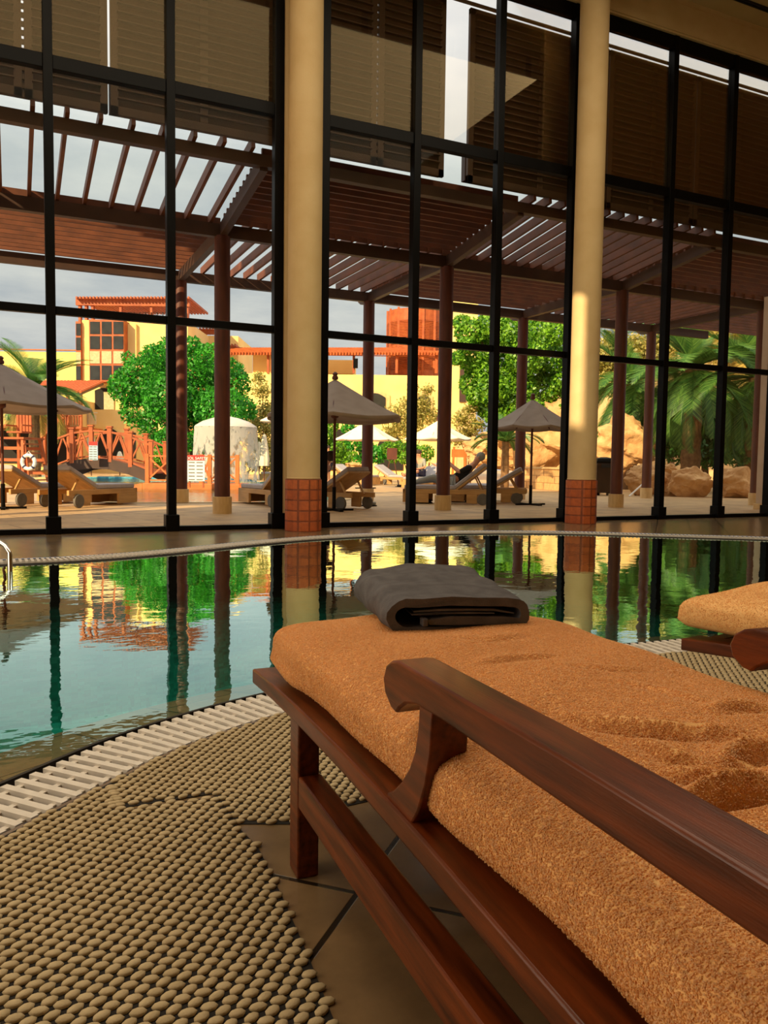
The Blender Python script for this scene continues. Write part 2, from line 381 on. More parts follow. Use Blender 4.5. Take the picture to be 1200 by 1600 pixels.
def band(A, B, za, zb, name, m, parent=None, smooth=0):
    mb = MB(); n = len(A); mb.add([(p.x, p.y, za) for p in A]+[(p.x, p.y, zb) for p in B], [(i, (i+1) % n, n+(i+1) % n, n+i) for i in range(n)])
    return mb.build(name, m, parent, smooth)

POOL = [(-1.2, 1.2), (-.55, 1.85), (-.04, 2.30), (.33, 2.59), (.81, 2.81), (1.35, 2.92), (2.05, 2.97), (2.74, 2.93), (3.3, 2.88), (4.1, 2.7), (5.0, 2.45),
        (6.2, 2.3), (7.6, 2.5), (8.8, 3.2), (9.4, 4.4), (9.1, 5.6), (8.2, 6.54), (7.62, 6.98), (7.02, 7.43), (6.41, 7.87), (5.66, 8.21), (4.83, 8.375),
        (3.96, 8.376), (3.10, 8.225), (2.26, 7.86), (1.52, 7.45), (.9, 7.18), (.38, 7.06), (-.2, 7.03), (-1.1, 6.95), (-2.1, 6.5), (-2.8, 5.4), (-3.1, 3.9), (-2.9, 2.3), (-2.2, 1.2)]
OUT = resample(catmull(POOL), .06)
INN = offset(OUT, -.33); GR = offset(OUT, .285)
hall = [(-4, -6), (19, -6), (19, D+.14), (-4, D+.14)]
structure(fill(hall, [GR], 0, 'floor', MT['floor']), 'brown diagonal stone tile floor around the indoor pool')
# pool basin: overflow lip, walls, bottom
pool = empty('swimming_pool', (0, 0, 0)); tag(pool, 'freeform indoor swimming pool with teal mosaic basin beside the orange lounger', 'pool')
band(OUT, INN, -.03, -.085, 'overflow_lip', MT['lip'], pool, 60)
band(INN, offset(INN, -.05), -.085, -1.25, 'basin_wall', MT['mosaic'], pool, 60)
fill(offset(INN, -.05), [], -1.25, 'basin_floor', MT['mosaic'], pool)
wt = fill(offset(OUT, -.004), [], -.022, 'pool_water', MT['poolwater'])
tag(wt, 'still teal water in the indoor pool reflecting the window wall', 'water')
# overflow channel and its white grating
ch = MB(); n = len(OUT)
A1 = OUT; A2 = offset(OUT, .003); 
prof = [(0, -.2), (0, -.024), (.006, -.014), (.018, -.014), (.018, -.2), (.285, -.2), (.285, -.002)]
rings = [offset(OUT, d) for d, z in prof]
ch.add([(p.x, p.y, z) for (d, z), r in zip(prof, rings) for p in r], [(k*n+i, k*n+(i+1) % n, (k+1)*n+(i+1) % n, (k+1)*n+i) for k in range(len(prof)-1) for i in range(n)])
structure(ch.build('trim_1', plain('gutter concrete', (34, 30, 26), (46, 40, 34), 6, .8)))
SL = resample(catmull(POOL), .046); a_ = offset(SL, .062); b_ = offset(SL, .278)
gm = MB()
for i in range(len(SL)):
    p, q = a_[i], b_[i]; dq = (q-p).normalized(); tq = Vector((-dq.y, dq.x, 0))
    gm.bar((p.x, p.y, -.008), (q.x, q.y, -.008), .022, .016)
for frac in (.12, .5, .88):
    rr = [a_[i].lerp(b_[i], frac) for i in range(len(SL))]
    for i in range(len(rr)): gm.bar((rr[i].x, rr[i].y, -.013), (rr[(i+1) % len(rr)].x, rr[(i+1) % len(rr)].y, -.013), .016, .012)
tag(gm.build('overflow_grating', MT['white']), 'white slatted overflow grating curving round the pool edge', 'grating')

# woven vinyl mats: every knuckle is real
def knuckle_mat(name, poly, label, org, rot, z0=.002, pitch=(.0335, .0178), skip=None):
    poly = [Vector((p[0], p[1])) for p in poly]
    def inside(x, y):
        c = False; j = len(poly)-1
        for i in range(len(poly)):
            a, b = poly[i], poly[j]
            if (a.y > y) != (b.y > y) and x < (b.x-a.x)*(y-a.y)/(b.y-a.y)+a.x: c = not c
            j = i
        return c
    c, s = math.cos(rot), math.sin(rot)
    xs = [p.x for p in poly]; ys = [p.y for p in poly]; R = max(max(xs)-min(xs), max(ys)-min(ys))+1
    ni = int(R/pitch[0])+2; nj = int(R/pitch[1])+2
    K = 8; ring = [(math.cos(2*PI*k/K), math.sin(2*PI*k/K)) for k in range(K)]
    prof = [(.9, 0), (1.0, .004), (.78, .0066)]
    V = []; F4 = []; F3 = []
    for j in range(-nj, nj):
        for i in range(-ni, ni):
            u = (i + .5*(j % 2))*pitch[0]; w = j*pitch[1]
            x = org[0]+u*c-w*s; y = org[1]+u*s+w*c
            if not inside(x, y) or (skip and skip(x, y)): continue
            tw = rot + (.34 if j % 2 else -.12) + random.uniform(-.08, .08); ct, st = math.cos(tw), math.sin(tw)
            ax = .0142*random.uniform(.94, 1.06); by = .0090*random.uniform(.92, 1.06); zz = z0+random.uniform(-.0006, .0008); b0 = len(V)
            for r, z in prof:
                for cx, sy in ring: V.append((x+(cx*ax*ct-sy*by*st)*r, y+(cx*ax*st+sy*by*ct)*r, zz+z))
            V.append((x, y, zz+.0072))
            for k in range(K):
                k2 = (k+1) % K
                F3 += [(b0+k, b0+k2, b0+K+k2), (b0+k, b0+K+k2, b0+K+k), (b0+K+k, b0+K+k2, b0+2*K+k2), (b0+K+k, b0+2*K+k2, b0+2*K+k), (b0+2*K+k, b0+2*K+k2, b0+3*K)]
    root = empty(name, (0, 0, 0)); tag(root, label, 'mat', 'beaded vinyl mats on the deck')
    o = link('knuckle_weave', np_mesh('weave', V, F3), MT['mat'], root, 180)
    return root, poly
G2 = offset(resample(catmull(POOL), .1), .30)
edgeB = sorted([(p.x, p.y) for p in G2 if .15 < p.x < 4.4 and p.y < 3.3])
edgeA = sorted([(p.x, p.y) for p in G2 if -.7 < p.x < .24 and .9 < p.y < 3.0])
polyA = [(-.75, .75), (.40, .72), (.43, 1.06), (.449, 1.239), (.465, 1.431), (.477, 1.64), (.462, 1.745), (.452, 1.935), (.24, 1.945)] + edgeA[::-1]
polyB = [(.20, 1.962), (.452, 1.953), (.462, 1.765), (.575, 1.715), (.665, 1.745), (.79, 1.755), (1.3, 1.80), (2.4, 1.80), (3.4, 1.75), (4.3, 1.6)] + edgeB[::-1]
mA, _ = knuckle_mat('beaded_mat', polyA, 'large beige beaded vinyl mat in the left foreground beside the lounger', (.44, 1.0), PI/2+.05 - PI/2, .002)
mB, _ = knuckle_mat('beaded_mat', polyB, 'beige beaded vinyl mat along the pool grating behind the lounger leg', (.47, 1.77), .05, .002)
def thin(poly, name, parent): fill([(p[0], p[1]) for p in poly], [], .0008, name, MT['under'], parent, thick=.0012)  # dark sheet added as the shade seen between the knuckles
thin(polyA, 'gap_shade', mA); thin(polyB, 'gap_shade', mB)

# columns
def column(x, label):
    r = empty('column', (x, 9.22, 0)); tag(r, label, 'column', 'round columns at the window wall')
    MB().lathe([(.205, .60), (.205, 8.1)], n=40).build('shaft', MT['plaster'], r, 60)
    MB().lathe([(.226, 0), (.226, .635), (.21, .642)], n=14, phase=.2).build('tiled_base', MT['terracotta'], r, 20)
    MB().lathe([(.207, .642), (.212, .65), (.207, .66)], n=40).build('base_trim', MT['plaster'], r, 60)
column(3.25, 'cream round column with terracotta base between the left and middle windows')
column(7.56, 'cream round column with bright sunlit stripe between the middle and right windows')

# window wall
Z1, Z2, ZT = 5.17, 2.50, 7.45
def window(idx, xs, x0, x1, label):
    r = empty('window_%d' % idx, ((x0+x1)/2, D, 0)); structure(r, label); ox = (x0+x1)/2
    def B(a, b, c, d, e, f): return MB().bb(a-ox, b-ox, c, d, e, f)
    for x in xs:
        e = x in (xs[0], xs[-1])
        w = .05 if not e else .06
        B(x-w, x+w, -.075, .055, 0, ZT+.1).build('mullion', MT['black'], r, bevel=.006)
        B(x-w-.03, x+w+.03, -.105, .07, 0, .2).build('mullion_shoe', MT['black'], r, bevel=.006)
    for a, b in zip(xs[:-1], xs[1:]):
        B(a+.05, b-.05, -.05, .05, Z1-.075, Z1+.075).build('transom', MT['black'], r, bevel=.005)
        B(a+.05, b-.05, -.04, .045, Z2-.045, Z2+.045).build('transom', MT['black'], r, bevel=.005)
        B(a+.05, b-.05, -.05, .05, 0, .06).build('sill', MT['black'], r, bevel=.004)
        B(a+.05, b-.05, -.06, .05, ZT-.09, ZT+.1).build('head_rail', MT['black'], r, bevel=.004)
        for za, zb, mm in ((.06, Z2-.045, 'glass'), (Z2+.045, Z1-.075, 'glass'), (Z1+.075, ZT-.09, 'glassfilm')):
            B(a+.05, b-.05, -.005, .005, za, zb).build('glass_pane', MT[mm], r)
SP = 1.311
window(1, [.41-SP*k for k in (1, 0)][:1] + [.41, .41+SP, .41+2*SP], -.9, 3.03, 'left black framed window bay facing the pool bridge')
window(2, [3.637+SP*k for k in range(4)], 3.637, 7.57-.0, 'middle black framed window bay between the two round columns')
window(3, [8.0, 9.47, 10.78, 12.0], 8.0, 12.0, 'right black framed window bay facing the palms')
# solid wall round the glazing, other walls, ceiling with an added slit for the column's sun stripe
fw = MB()
fw.bb(-4, 19, D-.1, D+.14, ZT+.1, 8.12)
for a, b in ((-4, -.95), (3.09, 3.58), (7.63, 7.94), (12.06, 19)): fw.bb(a, b, D-.06, D+.1, 0, ZT+.1)
structure(fw.build('wall_front', MT['plaster']))
structure(MB().bb(-4.2, -4, -6, D+.14, 0, 8.6).build('wall_left', MT['plaster']))
structure(MB().bb(19, 19.2, -6, D+.14, 0, 8.6).build('wall_right', MT['plaster']))
structure(MB().bb(-4.2, 19.2, -6.2, -6, 0, 8.6).build('wall_back', MT['plaster']))
structure(MB().bb(7.6, 19, D-.12, D-.10, 7.58, 8.0).build('trim_2', MT['plaster']))
back = -SUN_DIR
def up_to(p, z): t = (z-p[2])/back.z; return (p[0]+back.x*t, p[1]+back.y*t)
lat = Vector((-SUN_AZ.y, SUN_AZ.x, 0))
cc = Vector((7.56, 9.22, 0)) - lat*(-.205)*0
q = []
for z_, s_ in ((3.27, .205), (3.27, -.05), (1.25, -.05), (1.25, .205)):
    base = Vector((7.56, 9.22, z_)) + lat*s_ - Vector((SUN_AZ.x, SUN_AZ.y, 0))*math.sqrt(max(.205**2-s_**2, 0)); q.append(up_to(base, 8.12))
structure(fill([(-4.2, -6.2), (19.2, -6.2), (19.2, D+.3), (-4.2, D+.3)], [q], 8.1, 'ceiling', MT['ceil'], thick=.06))
# unseen parapet, built extra tall to throw shade over the palms
pr = MB(); pr.bb(-4.2, 19.2, D+.1, D+.3, 7.9, 10.9); structure(pr.build('trim_3', MT['plaster']))
# slot diffuser in the ceiling above the right window
sd = empty('slot_diffuser', (11.2, 9.13, 8.078)); tag(sd, 'long dark twin slot air diffuser in ceiling above right window', 'vent')
MB().bb(-3, 4, -.035, -.01, -.01, .018).build('slot', MT['dark'], sd); MB().bb(-3, 4, .015, .04, -.01, .018).build('slot', MT['dark'], sd)
# slatted cove edging of the ceiling field
ce = empty('cove_grille', (3, 7.15, 7.8)); tag(ce, 'cream slatted cove grille hanging at edge of lit ceiling', 'grille')
for k in range(3): MB().bb(-6, 5.8, -.02, .02, .06*k, .06*k+.035).build('bar', MT['white'], ce)
for k in range(8): MB().bb(-5.8+k*1.6, -5.7+k*1.6, .02, .05, -.02, .3).build('bracket', MT['black2'], ce)

# pool ladder handrails, at the far left pool edge
hl = empty('pool_handrail', (-.12, 6.75, 0)); tag(hl, 'polished steel pool handrail at the left frame edge by far deck', 'handrail')
for dx in (0, -.5):
    MB().tube([(dx-.35, .15, .0), (dx-.35, .15, .30), (dx-.30, .14, .36), (dx-.12, .1, .30), (dx+.06, .0, .17), (dx+.09, -.05, .12), (dx+.09, -.07, -.4)], .02, 10).build('rail', MT['chrome'], hl, 60)

# exterior louvred shutters and the dark fascia behind the upper panes
def shutter(x0, x1, label):
    r = empty('louvred_shutter', ((x0+x1)/2, 10.2, 4.98)); tag(r, label, 'shutter', 'louvred shutters over the upper windows'); w = (x1-x0)/2; H = 2.46
    fr = MB(); fr.bb(-w, -w+.09, -.03, .03, 0, H); fr.bb(w-.09, w, -.03, .03, 0, H); fr.bb(-w, w, -.03, .03, 0, .1); fr.bb(-w, w, -.03, .03, H-.09, H)
    nst = max(1, round((x1-x0)/1.1))
    for k in range(1, nst): xx = -w+2*w*k/nst; fr.bb(xx-.05, xx+.05, -.03, .03, .1, H-.09)
    fr.build('frame', MT['shutter'], r, bevel=.004)
    s = MB(); z = .1
    while z < H-.12:
        s.box((0, 0, z+.04), (2*w-.16, .012, .112), M=Matrix.Rotation(math.radians(34), 3, 'X')); s.box((0, -.05, z+.085), (2*w-.16, .05, .016)); z += .1
    s.build('louvres', MT['shutter'], r)
    if abs(x1-.165) < .01 or abs(x1-4.615) < .01:
        tb = MB()  # added comb of tabs that cuts the gap's light into dashes
        comb = [(w-.01, -.02, 0), (w-.01, -.02, 2.45)]
        for k in range(24, -1, -1): comb += [(w, -.02, .098*k+.055), (w+.026, -.02, .098*k+.055), (w+.026, -.02, .098*k), (w, -.02, .098*k)]
        tb.prism(comb, (0, .03, 0))
        tb.build('light_comb', MT['shutter'], r)
for x0, x1, lb in ((-2.2, -.42, 'dark louvred shutter at the far left end of the upper left window'), (-.40, .165, 'narrow dark louvred shutter left of the dotted light line in the left window'), (.19, 1.095, 'dark louvred shutter left of the thin bright gap in left window'), (1.125, 3.35, 'dark louvred shutter right of the thin bright gap in left window'),
                   (3.37, 4.615, 'dark louvred shutter left of the dotted light line in the middle window'), (4.64, 5.69, 'dark louvred shutter left of the wide bright gap in middle window'), (6.09, 8.66, 'dark louvred shutter right of the wide bright gap'),
                   (8.68, 10.55, 'dark louvred shutter right of the sunlit column'), (10.57, 12.6, 'dark louvred shutter over middle panes of right window'), (12.62, 15.0, 'dark louvred shutter at the far right of upper window')):
    shutter(x0, x1, lb)
fb = MB()
fb.bb(-2.4, 1.09, 10.24, 10.34, 5.02, 5.42); fb.bb(1.12, 5.69, 10.24, 10.34, 5.02, 5.42); fb.bb(6.08, 16, 10.24, 10.34, 5.02, 5.42)
structure(fb.build('trim_4', MT['beam']), 'dark fascia board outside below the shutters')
structure(MB().bb(5.6, 16, 10.19, 10.23, 7.50, 7.535).build('trim_5', MT['beam']))
structure(MB().bb(-4, 5.7, D+.14, 10.6, 7.46, 7.56).build('trim_6', MT['beam']), 'dark eave board above the left shutters')

# ------------------------------------------------------------------ near lounger
LO = (.512, 1.475, 0); LA = -math.radians(3.2)
def teak_lounger(loc, rz, label):
    r = empty('teak_lounger', loc, rz); tag(r, label, 'lounger', 'teak steamer loungers with orange mattresses'); wd = MT['wood']
    for u0, u1 in ((-.004, .085), (.64, .729)):
        top = [(.40, .337), (.2, .351), (0, .36), (-.3, .366), (-.6, .362), (-1.0, .345), (-1.62, .315)]
        bot = [(v, z-.036) for v, z in top[::-1]]
        MB().prism([(u0, v, z) for v, z in top+bot], (u1-u0, 0, 0)).build('side_rail', wd, r, 30, .004)
    for u in (.0, .68):
        MB().bb(u, u+.046, 0, .06, 0, .335).build('leg', wd, r, bevel=.004)
        MB().bb(u, u+.046, -1.42, -1.36, 0, .31).build('leg', wd, r, bevel=.004)
        MB().bb(u+.001, u+.05, -1.36, 0, .15, .216).build('stretcher', wd, r, bevel=.004)
    for v in (.385, -1.6): MB().bb(.085, .64, v-.045, v, .303, .333).build('cross_rail', wd, r, bevel=.003)
    for k in range(12): MB().bb(.085, .64, .28-.15*k, .33-.15*k, .315, .335).build('seat_slat', wd, r)
    for u in (0, .667):
        arm = [(-.50, .573), (-.478, .568), (-.458, .556), (-.448, .535), (-.455, .515), (-.478, .500), (-.497, .497), (-.508, .507), (-.53, .52), (-.565, .529), (-.64, .532), (-1.28, .532), (-1.30, .54), (-1.30, .57), (-1.28, .574), (-.9, .577)]
        MB().prism([(u, v, z) for v, z in arm], (.060, 0, 0)).build('armrest', wd, r, 30, .004)
        post = [(-.572, .534), (-.569, .50), (-.560, .465), (-.543, .435), (-.518, .407), (-.488, .382), (-.463, .368), (-.468, .355), (-.545, .352), (-.572, .385), (-.594, .43), (-.607, .475), (-.611, .534)]
        MB().prism([(u+.002, v, z) for v, z in post], (.055, 0, 0)).build('arm_post', wd, r, 30, .003)
        MB().bb(u+.005, u+.052, -1.27, -1.21, .34, .535).build('arm_post', wd, r, bevel=.004)
    return r
L1 = teak_lounger(LO, LA, 'large dark teak lounger in the foreground with orange mattress and grey towel')

def tuft_cloud(P, Nn, n, size, width, rng, lean=.9):
    """terry loops: n thin curved blades standing on the points P with normals Nn"""
    idx = rng.integers(0, len(P), n); p = P[idx]; nn = Nn[idx]
    t = rng.normal(size=(n, 3)); t -= nn*np.sum(t*nn, 1)[:, None]; t /= np.linalg.norm(t, axis=1)[:, None]+1e-9
    s = np.cross(nn, t); sz = size*rng.uniform(.6, 1.3, n)[:, None]; w = width*rng.uniform(.7, 1.3, n)[:, None]
    a = p - nn*.0008; m = p + nn*sz*.6 + t*sz*.25*lean; e = p + nn*sz*.75 + t*sz*.8*lean
    V = np.stack([a-s*w, a+s*w, m+s*w, m-s*w, e+s*w*.5, e-s*w*.5], 1).reshape(-1, 3)
    b = np.arange(n)[:, None]*6
    F = np.concatenate([b+np.array([0, 1, 2, 3]), b+np.array([3, 2, 4, 5])], 0)
    return V, F
def local_uv(x, y, z):
    p = G(x, y, z)-Vector(LO); c, s = math.cos(-LA), math.sin(-LA)
    return (p.x*c-p.y*s, p.x*s+p.y*c)
WR = []
for pts, amp, wid in (([(740, 1054), (800, 1046), (870, 1038)], .0035, .014), ([(880, 1130), (940, 1150), (1010, 1165), (1080, 1172), (1150, 1168)], .008, .013),
                      ([(1000, 1180), (1050, 1205), (1090, 1208)], .006, .012), ([(1060, 1268), (1110, 1262), (1160, 1252), (1215, 1240)], .014, .012),
                      ([(1120, 1212), (1160, 1196), (1220, 1190)], .010, .014), ([(700, 1010), (760, 1014), (830, 1002)], .002, .015), ([(960, 1080), (1040, 1100), (1120, 1128)], .0025, .014),
                      ([(1100, 1140), (1150, 1128), (1210, 1128)], .005, .014), ([(880, 1060), (950, 1062), (1010, 1056)], .002, .014), ([(1040, 1225), (1080, 1232), (1120, 1225)], .006, .012)):
    WR.append((np.array([local_uv(x, y, .468) for x, y in pts]), amp, wid))
def wrinkle(u, v):
    z = np.zeros_like(u)
    for P, amp, wid in WR:
        d = np.full_like(u, 9.0); sgn = np.zeros_like(u); fade = np.zeros_like(u); n = len(P)-1
        for i in range(n):
            a, b = P[i], P[i+1]; ab = b-a; L2 = ab@ab
            t = ((u-a[0])*ab[0]+(v-a[1])*ab[1])/L2; tc = np.clip(t, 0, 1)
            dd = np.hypot(u-a[0]-tc*ab[0], v-a[1]-tc*ab[1]); m = dd < d
            d = np.where(m, dd, d); sgn = np.where(m, np.sign(ab[0]*(v-a[1])-ab[1]*(u-a[0])), sgn); fade = np.where(m, (i+tc)/n, fade)
        env = np.sin(np.clip(fade, .02, .98)*PI)**.6
        sd_ = d*sgn
        z += 2.2*amp*env*(np.exp(-(sd_/wid)**2) - .7*np.exp(-((sd_+wid*1.4)/(wid*.8))**2))
    return z
def mattress(loc, rz, label, wr=True, tufts=420000, zt=.478, v0=-1.58, v1=.31):
    r = empty('lounger_mattress', loc, rz); tag(r, label, 'mattress', 'orange terry covered lounger mattresses')
    uc, hw, zb = .357, .345, .361; zc = (zb+zt)/2; hh = (zt-zb)/2
    nv, nc = (260, 130) if wr else (80, 60)
    tt = np.linspace(0, 1, nv); V = v0+(v1-v0)*(1-(1-tt)**1.5)      # denser towards the foot end
    th = np.linspace(0, 2*PI, nc, endpoint=False)
    e = .32
    cu = np.sign(np.cos(th))*np.abs(np.cos(th))**(e); cz = np.sign(np.sin(th))*np.abs(np.sin(th))**(e*1.55)
    # even out the spacing round the superellipse
    per = np.r_[0, np.cumsum(np.hypot(np.diff(np.r_[cu, cu[0]])*hw, np.diff(np.r_[cz, cz[0]])*hh))]
    dense = np.linspace(0, 2*PI, 4000); du = np.sign(np.cos(dense))*np.abs(np.cos(dense))**e; dz = np.sign(np.sin(dense))*np.abs(np.sin(dense))**(e*1.55)
    al = np.r_[0, np.cumsum(np.hypot(np.diff(du)*hw, np.diff(dz)*hh))]; th = np.interp(np.linspace(0, al[-1], nc, endpoint=False), al, dense)
    cu = np.sign(np.cos(th))*np.abs(np.cos(th))**e; cz = np.sign(np.sin(th))*np.abs(np.sin(th))**(e*1.55)
    VV, TH = np.meshgrid(V, np.arange(nc), indexing='ij'); CU = cu[TH]; CZ = cz[TH]
    endf = np.clip((v1-VV)/.05, 0, 1); endf2 = np.clip((VV-v0)/.05, 0, 1)
    rr = np.sqrt(np.clip(1-(1-endf)**2, 0, 1)); rr2 = np.sqrt(np.clip(1-(1-endf2)**2, 0, 1)); rnd = rr*rr2
    bul = 1+.012*np.sin(VV*9+1)+.01*np.sin(VV*17)
    Ux = uc + CU*hw*bul*(.93+.07*rnd); Zz = zc + CZ*hh*(.55+.45*rnd)
    squeeze = 1-.03*np.exp(-((VV+.9)/.5)**2)
    Ux = uc+(Ux-uc)*squeeze
    top = np.clip(CZ, 0, 1)**2
    Zz += top*(.004*np.sin(Ux*13+VV*7)+.003*np.sin(VV*21-Ux*9))*rnd
    Zz += top*.012*np.exp(-((Ux-uc)/.25)**2)*rnd
    if wr: Zz += top*wrinkle(Ux, VV)
    # folded towel edge along the lower foot corner
    fold = np.clip((VV-.0)/.06, 0, 1)*(CU < -.3)*np.exp(-((Zz-.392)/.016)**2)
    Ux -= fold*.008
    # drop the foot end slightly with the frame
    Zz += np.where(VV > 0, -.006*(np.clip(VV, 0, 1)/.31)**1.3, 0) + np.where(VV < -.7, (VV+.7)*.035, 0)
    P = np.stack([Ux, VV, Zz], -1).reshape(-1, 3)
    F = []
    ii = np.arange(nv-1)[:, None]*nc; jj = np.arange(nc)[None, :]; j2 = (jj+1) % nc
    F = np.stack([ii+jj, ii+j2, ii+nc+j2, ii+nc+jj], -1).reshape(-1, 4)
    me = bpy.data.meshes.new('cover')
    me.from_pydata([tuple(p) for p in P], [], [tuple(q) for q in F] + [tuple(range(nc))[::-1], tuple((nv-1)*nc+k for k in range(nc))])
    bm = bmesh.new(); bm.from_mesh(me); bmesh.ops.recalc_face_normals(bm, faces=bm.faces); bm.to_mesh(me); bm.free(); me.update()
    o = link('terry_cover', me, MT['towel'], r, 180)
    n = len(P); Nn = np.zeros(len(me.vertices)*3, np.float32); me.vertices.foreach_get('normal', Nn); Nn = Nn.reshape(-1, 3)
    if tufts:
        nf = F[:, [0, 1, 2, 3]]; A = P[nf].mean(1); nrm = Nn[nf].mean(1); nrm /= np.linalg.norm(nrm, axis=1)[:, None]+1e-9
        ok = (A[:, 1] > -1.12) & (A[:, 2] > .355) & ((A[:, 0] < .60) | (nrm[:, 2] > .3)) & (nrm[:, 2] > -.6)
        sel = np.where(ok)[0]; area = np.linalg.norm(np.cross(P[F[sel, 1]]-P[F[sel, 0]], P[F[sel, 3]]-P[F[sel, 0]]), axis=1); prob = area/area.sum()
        pick = RNG.choice(sel, tufts, p=prob); w = RNG.random((tufts, 2)); q4 = P[F[pick]]
        pts = (q4[:, 0]*((1-w[:, :1])*(1-w[:, 1:]))+q4[:, 1]*(w[:, :1]*(1-w[:, 1:]))+q4[:, 2]*(w[:, :1]*w[:, 1:])+q4[:, 3]*((1-w[:, :1])*w[:, 1:]))
        tv, tf = tuft_cloud2(pts, nrm[pick])
        t = link('terry_pile', np_mesh('pile', tv, tf), MT['pile'], r); t['kind'] = 'stuff'
    return r
def tuft_cloud2(p, nn, size=.0021, width=.0009, lean=1.2):
    n = len(p); rng = RNG
    t = rng.normal(size=(n, 3)); t -= nn*np.sum(t*nn, 1)[:, None]; t /= np.linalg.norm(t, axis=1)[:, None]+1e-9
    s = np.cross(nn, t); sz = size*rng.uniform(.6, 1.3, n)[:, None]; w = width*rng.uniform(.7, 1.3, n)[:, None]
    a = p - nn*.0008; m = p + nn*sz*.6 + t*sz*.25*lean; e = p + nn*sz*.75 + t*sz*.8*lean
    V = np.stack([a-s*w, a+s*w, m+s*w, m-s*w, e+s*w*.5, e-s*w*.5], 1).reshape(-1, 3)
    b = np.arange(n)[:, None]*6
    F = np.concatenate([b+np.array([0, 1, 2, 3]), b+np.array([3, 2, 4, 5])], 0)
    return V, F
mattress(LO, LA, 'wide orange terry covered mattress on the foreground lounger')
L2p = (1.865, 1.33, 0); L2a = math.radians(8)
teak_lounger(L2p, L2a, 'second dark teak lounger at the right edge with only its foot end showing')
mattress((L2p[0]-.13*math.sin(L2a), L2p[1]+.13*math.cos(L2a), 0), L2a, 'orange terry covered mattress end at the right edge', False, 70000, .464)

# folded charcoal towel
def folded_towel():
    o = local_uv(612, 996, .470)
    c, s = math.cos(LA), math.sin(LA); w = Vector(LO)+Vector((o[0]*c-o[1]*s, o[0]*s+o[1]*c, 0))
    r = empty('folded_towel', (w.x, w.y, .470), LA+math.radians(-9)); r.scale = (1.1, 1.05, 1); tag(r, 'folded charcoal grey towel lying on the foot of the orange mattress', 'towel')
    def arc(cx, cz, rad, a0, a1, n=8): return [(cx+rad*math.cos(math.radians(a0+(a1-a0)*k/n)), cz+rad*math.sin(math.radians(a0+(a1-a0)*k/n))) for k in range(n+1)]
    def ribbon(path, th, name, d0=0.0, d1=.36, shear=.0):
        P = [Vector((x, 0, z)) for x, z in path]; n = len(P); nd = 26; V = []; F = []
        nor = []
        for i in range(n):
            t = (P[min(i+1, n-1)]-P[max(i-1, 0)]).normalized(); nor.append(Vector((-t.z, 0, t.x)))
        ths = [th*(.55 if i in (0, n-1) else 1) for i in range(n)]
        ringl = [P[i]+nor[i]*ths[i]/2 for i in range(n)] + [P[i]-nor[i]*ths[i]/2 for i in range(n-1, -1, -1)]
        m = len(ringl)
        for k in range(nd+1):
            f = k/nd; y = d0+(d1-d0)*f
            sag = .012*math.sin(f*PI)*0
            for p in ringl:
                up_ = (.010*math.sin(f*2.2) + .016*f*f*(1 if p.x > .1 else .3))*max(0, p.z/.07) + .0015*math.sin(p.x*60+y*31)*max(0, p.z/.07) + .002*math.sin(y*55+p.x*12)*max(0, p.z/.07)
                V.append((p.x + shear*f + .003*math.sin(y*40+p.z*90), y + .004*math.sin(p.x*40)*(1-f), p.z+up_))
        for k in range(nd):
            for i in range(m): F.append((k*m+i, k*m+(i+1) % m, (k+1)*m+(i+1) % m, (k+1)*m+i))
        F += [tuple(range(m))[::-1], tuple(nd*m+i for i in range(m))]
        b = MB(); b.add(V, F); ob = b.build(name, MT['grey'], r, 70)
        return V, F, m, nd
    outer = [(.255, .010), (.2, .009), (.12, .009), (.05, .010)] + arc(.03, .041, .031, 265, 95) + [(.06, .072), (.12, .074), (.18, .072), (.24, .069)] + arc(.262, .046, .022, 85, -75, 7) + [(.24, .027), (.18, .030), (.12, .031), (.075, .030)]
    ribbon(outer, .019, 'outer_fold')
    ribbon([(.05, .052), (.10, .055), (.16, .054), (.22, .051), (.262, .045)], .005, 'inner_layer', .006, .34)
    ribbon([(.045, .046), (.10, .048), (.16, .047), (.22, .044)], .004, 'inner_layer', .003, .34)
    hem = MB().bb(.062, .074, -.006, .02, .022, .040); hem.build('hem', MT['grey'], r, bevel=.003)
folded_towel()

# ------------------------------------------------------------------ outside: terrace, pool, pergola
OPOOL = [(1.7, 16.5), (3.4, 16.0), (5.4, 15.95), (6.8, 16.7), (7.6, 18.6), (8.3, 22), (9.6, 27), (10.6, 32), (9, 38), (5, 41), (0, 42), (-3, 38), (-2.5, 31), (.2, 26.5), (1.3, 22), (1.0, 18.6)]
OP = resample(catmull(OPOOL), .4)
structure(fill([(-60, D+.14), (80, D+.14), (80, 95), (-60, 95)], [OP], 0, 'terrace', MT['pave']), 'sandy paved pool terrace outside the windows')
op = empty('outdoor_pool', (0, 0, 0)); tag(op, 'blue outdoor pool beyond the terrace under the wooden bridge', 'pool')
band(OP, OP, 0, -1.1, 'basin_wall', MT['mosaic2'], op, 60); fill(OP, [], -1.1, 'basin_floor', MT['mosaic2'], op)
band(offset(OP, .22), OP, .012, .012, 'coping', MT['stone'], op)
tag(fill(offset(OP, -.01), [], -.07, 'outdoor_pool_water', MT['poolwater2']), 'rippled blue water in the outdoor pool', 'water')

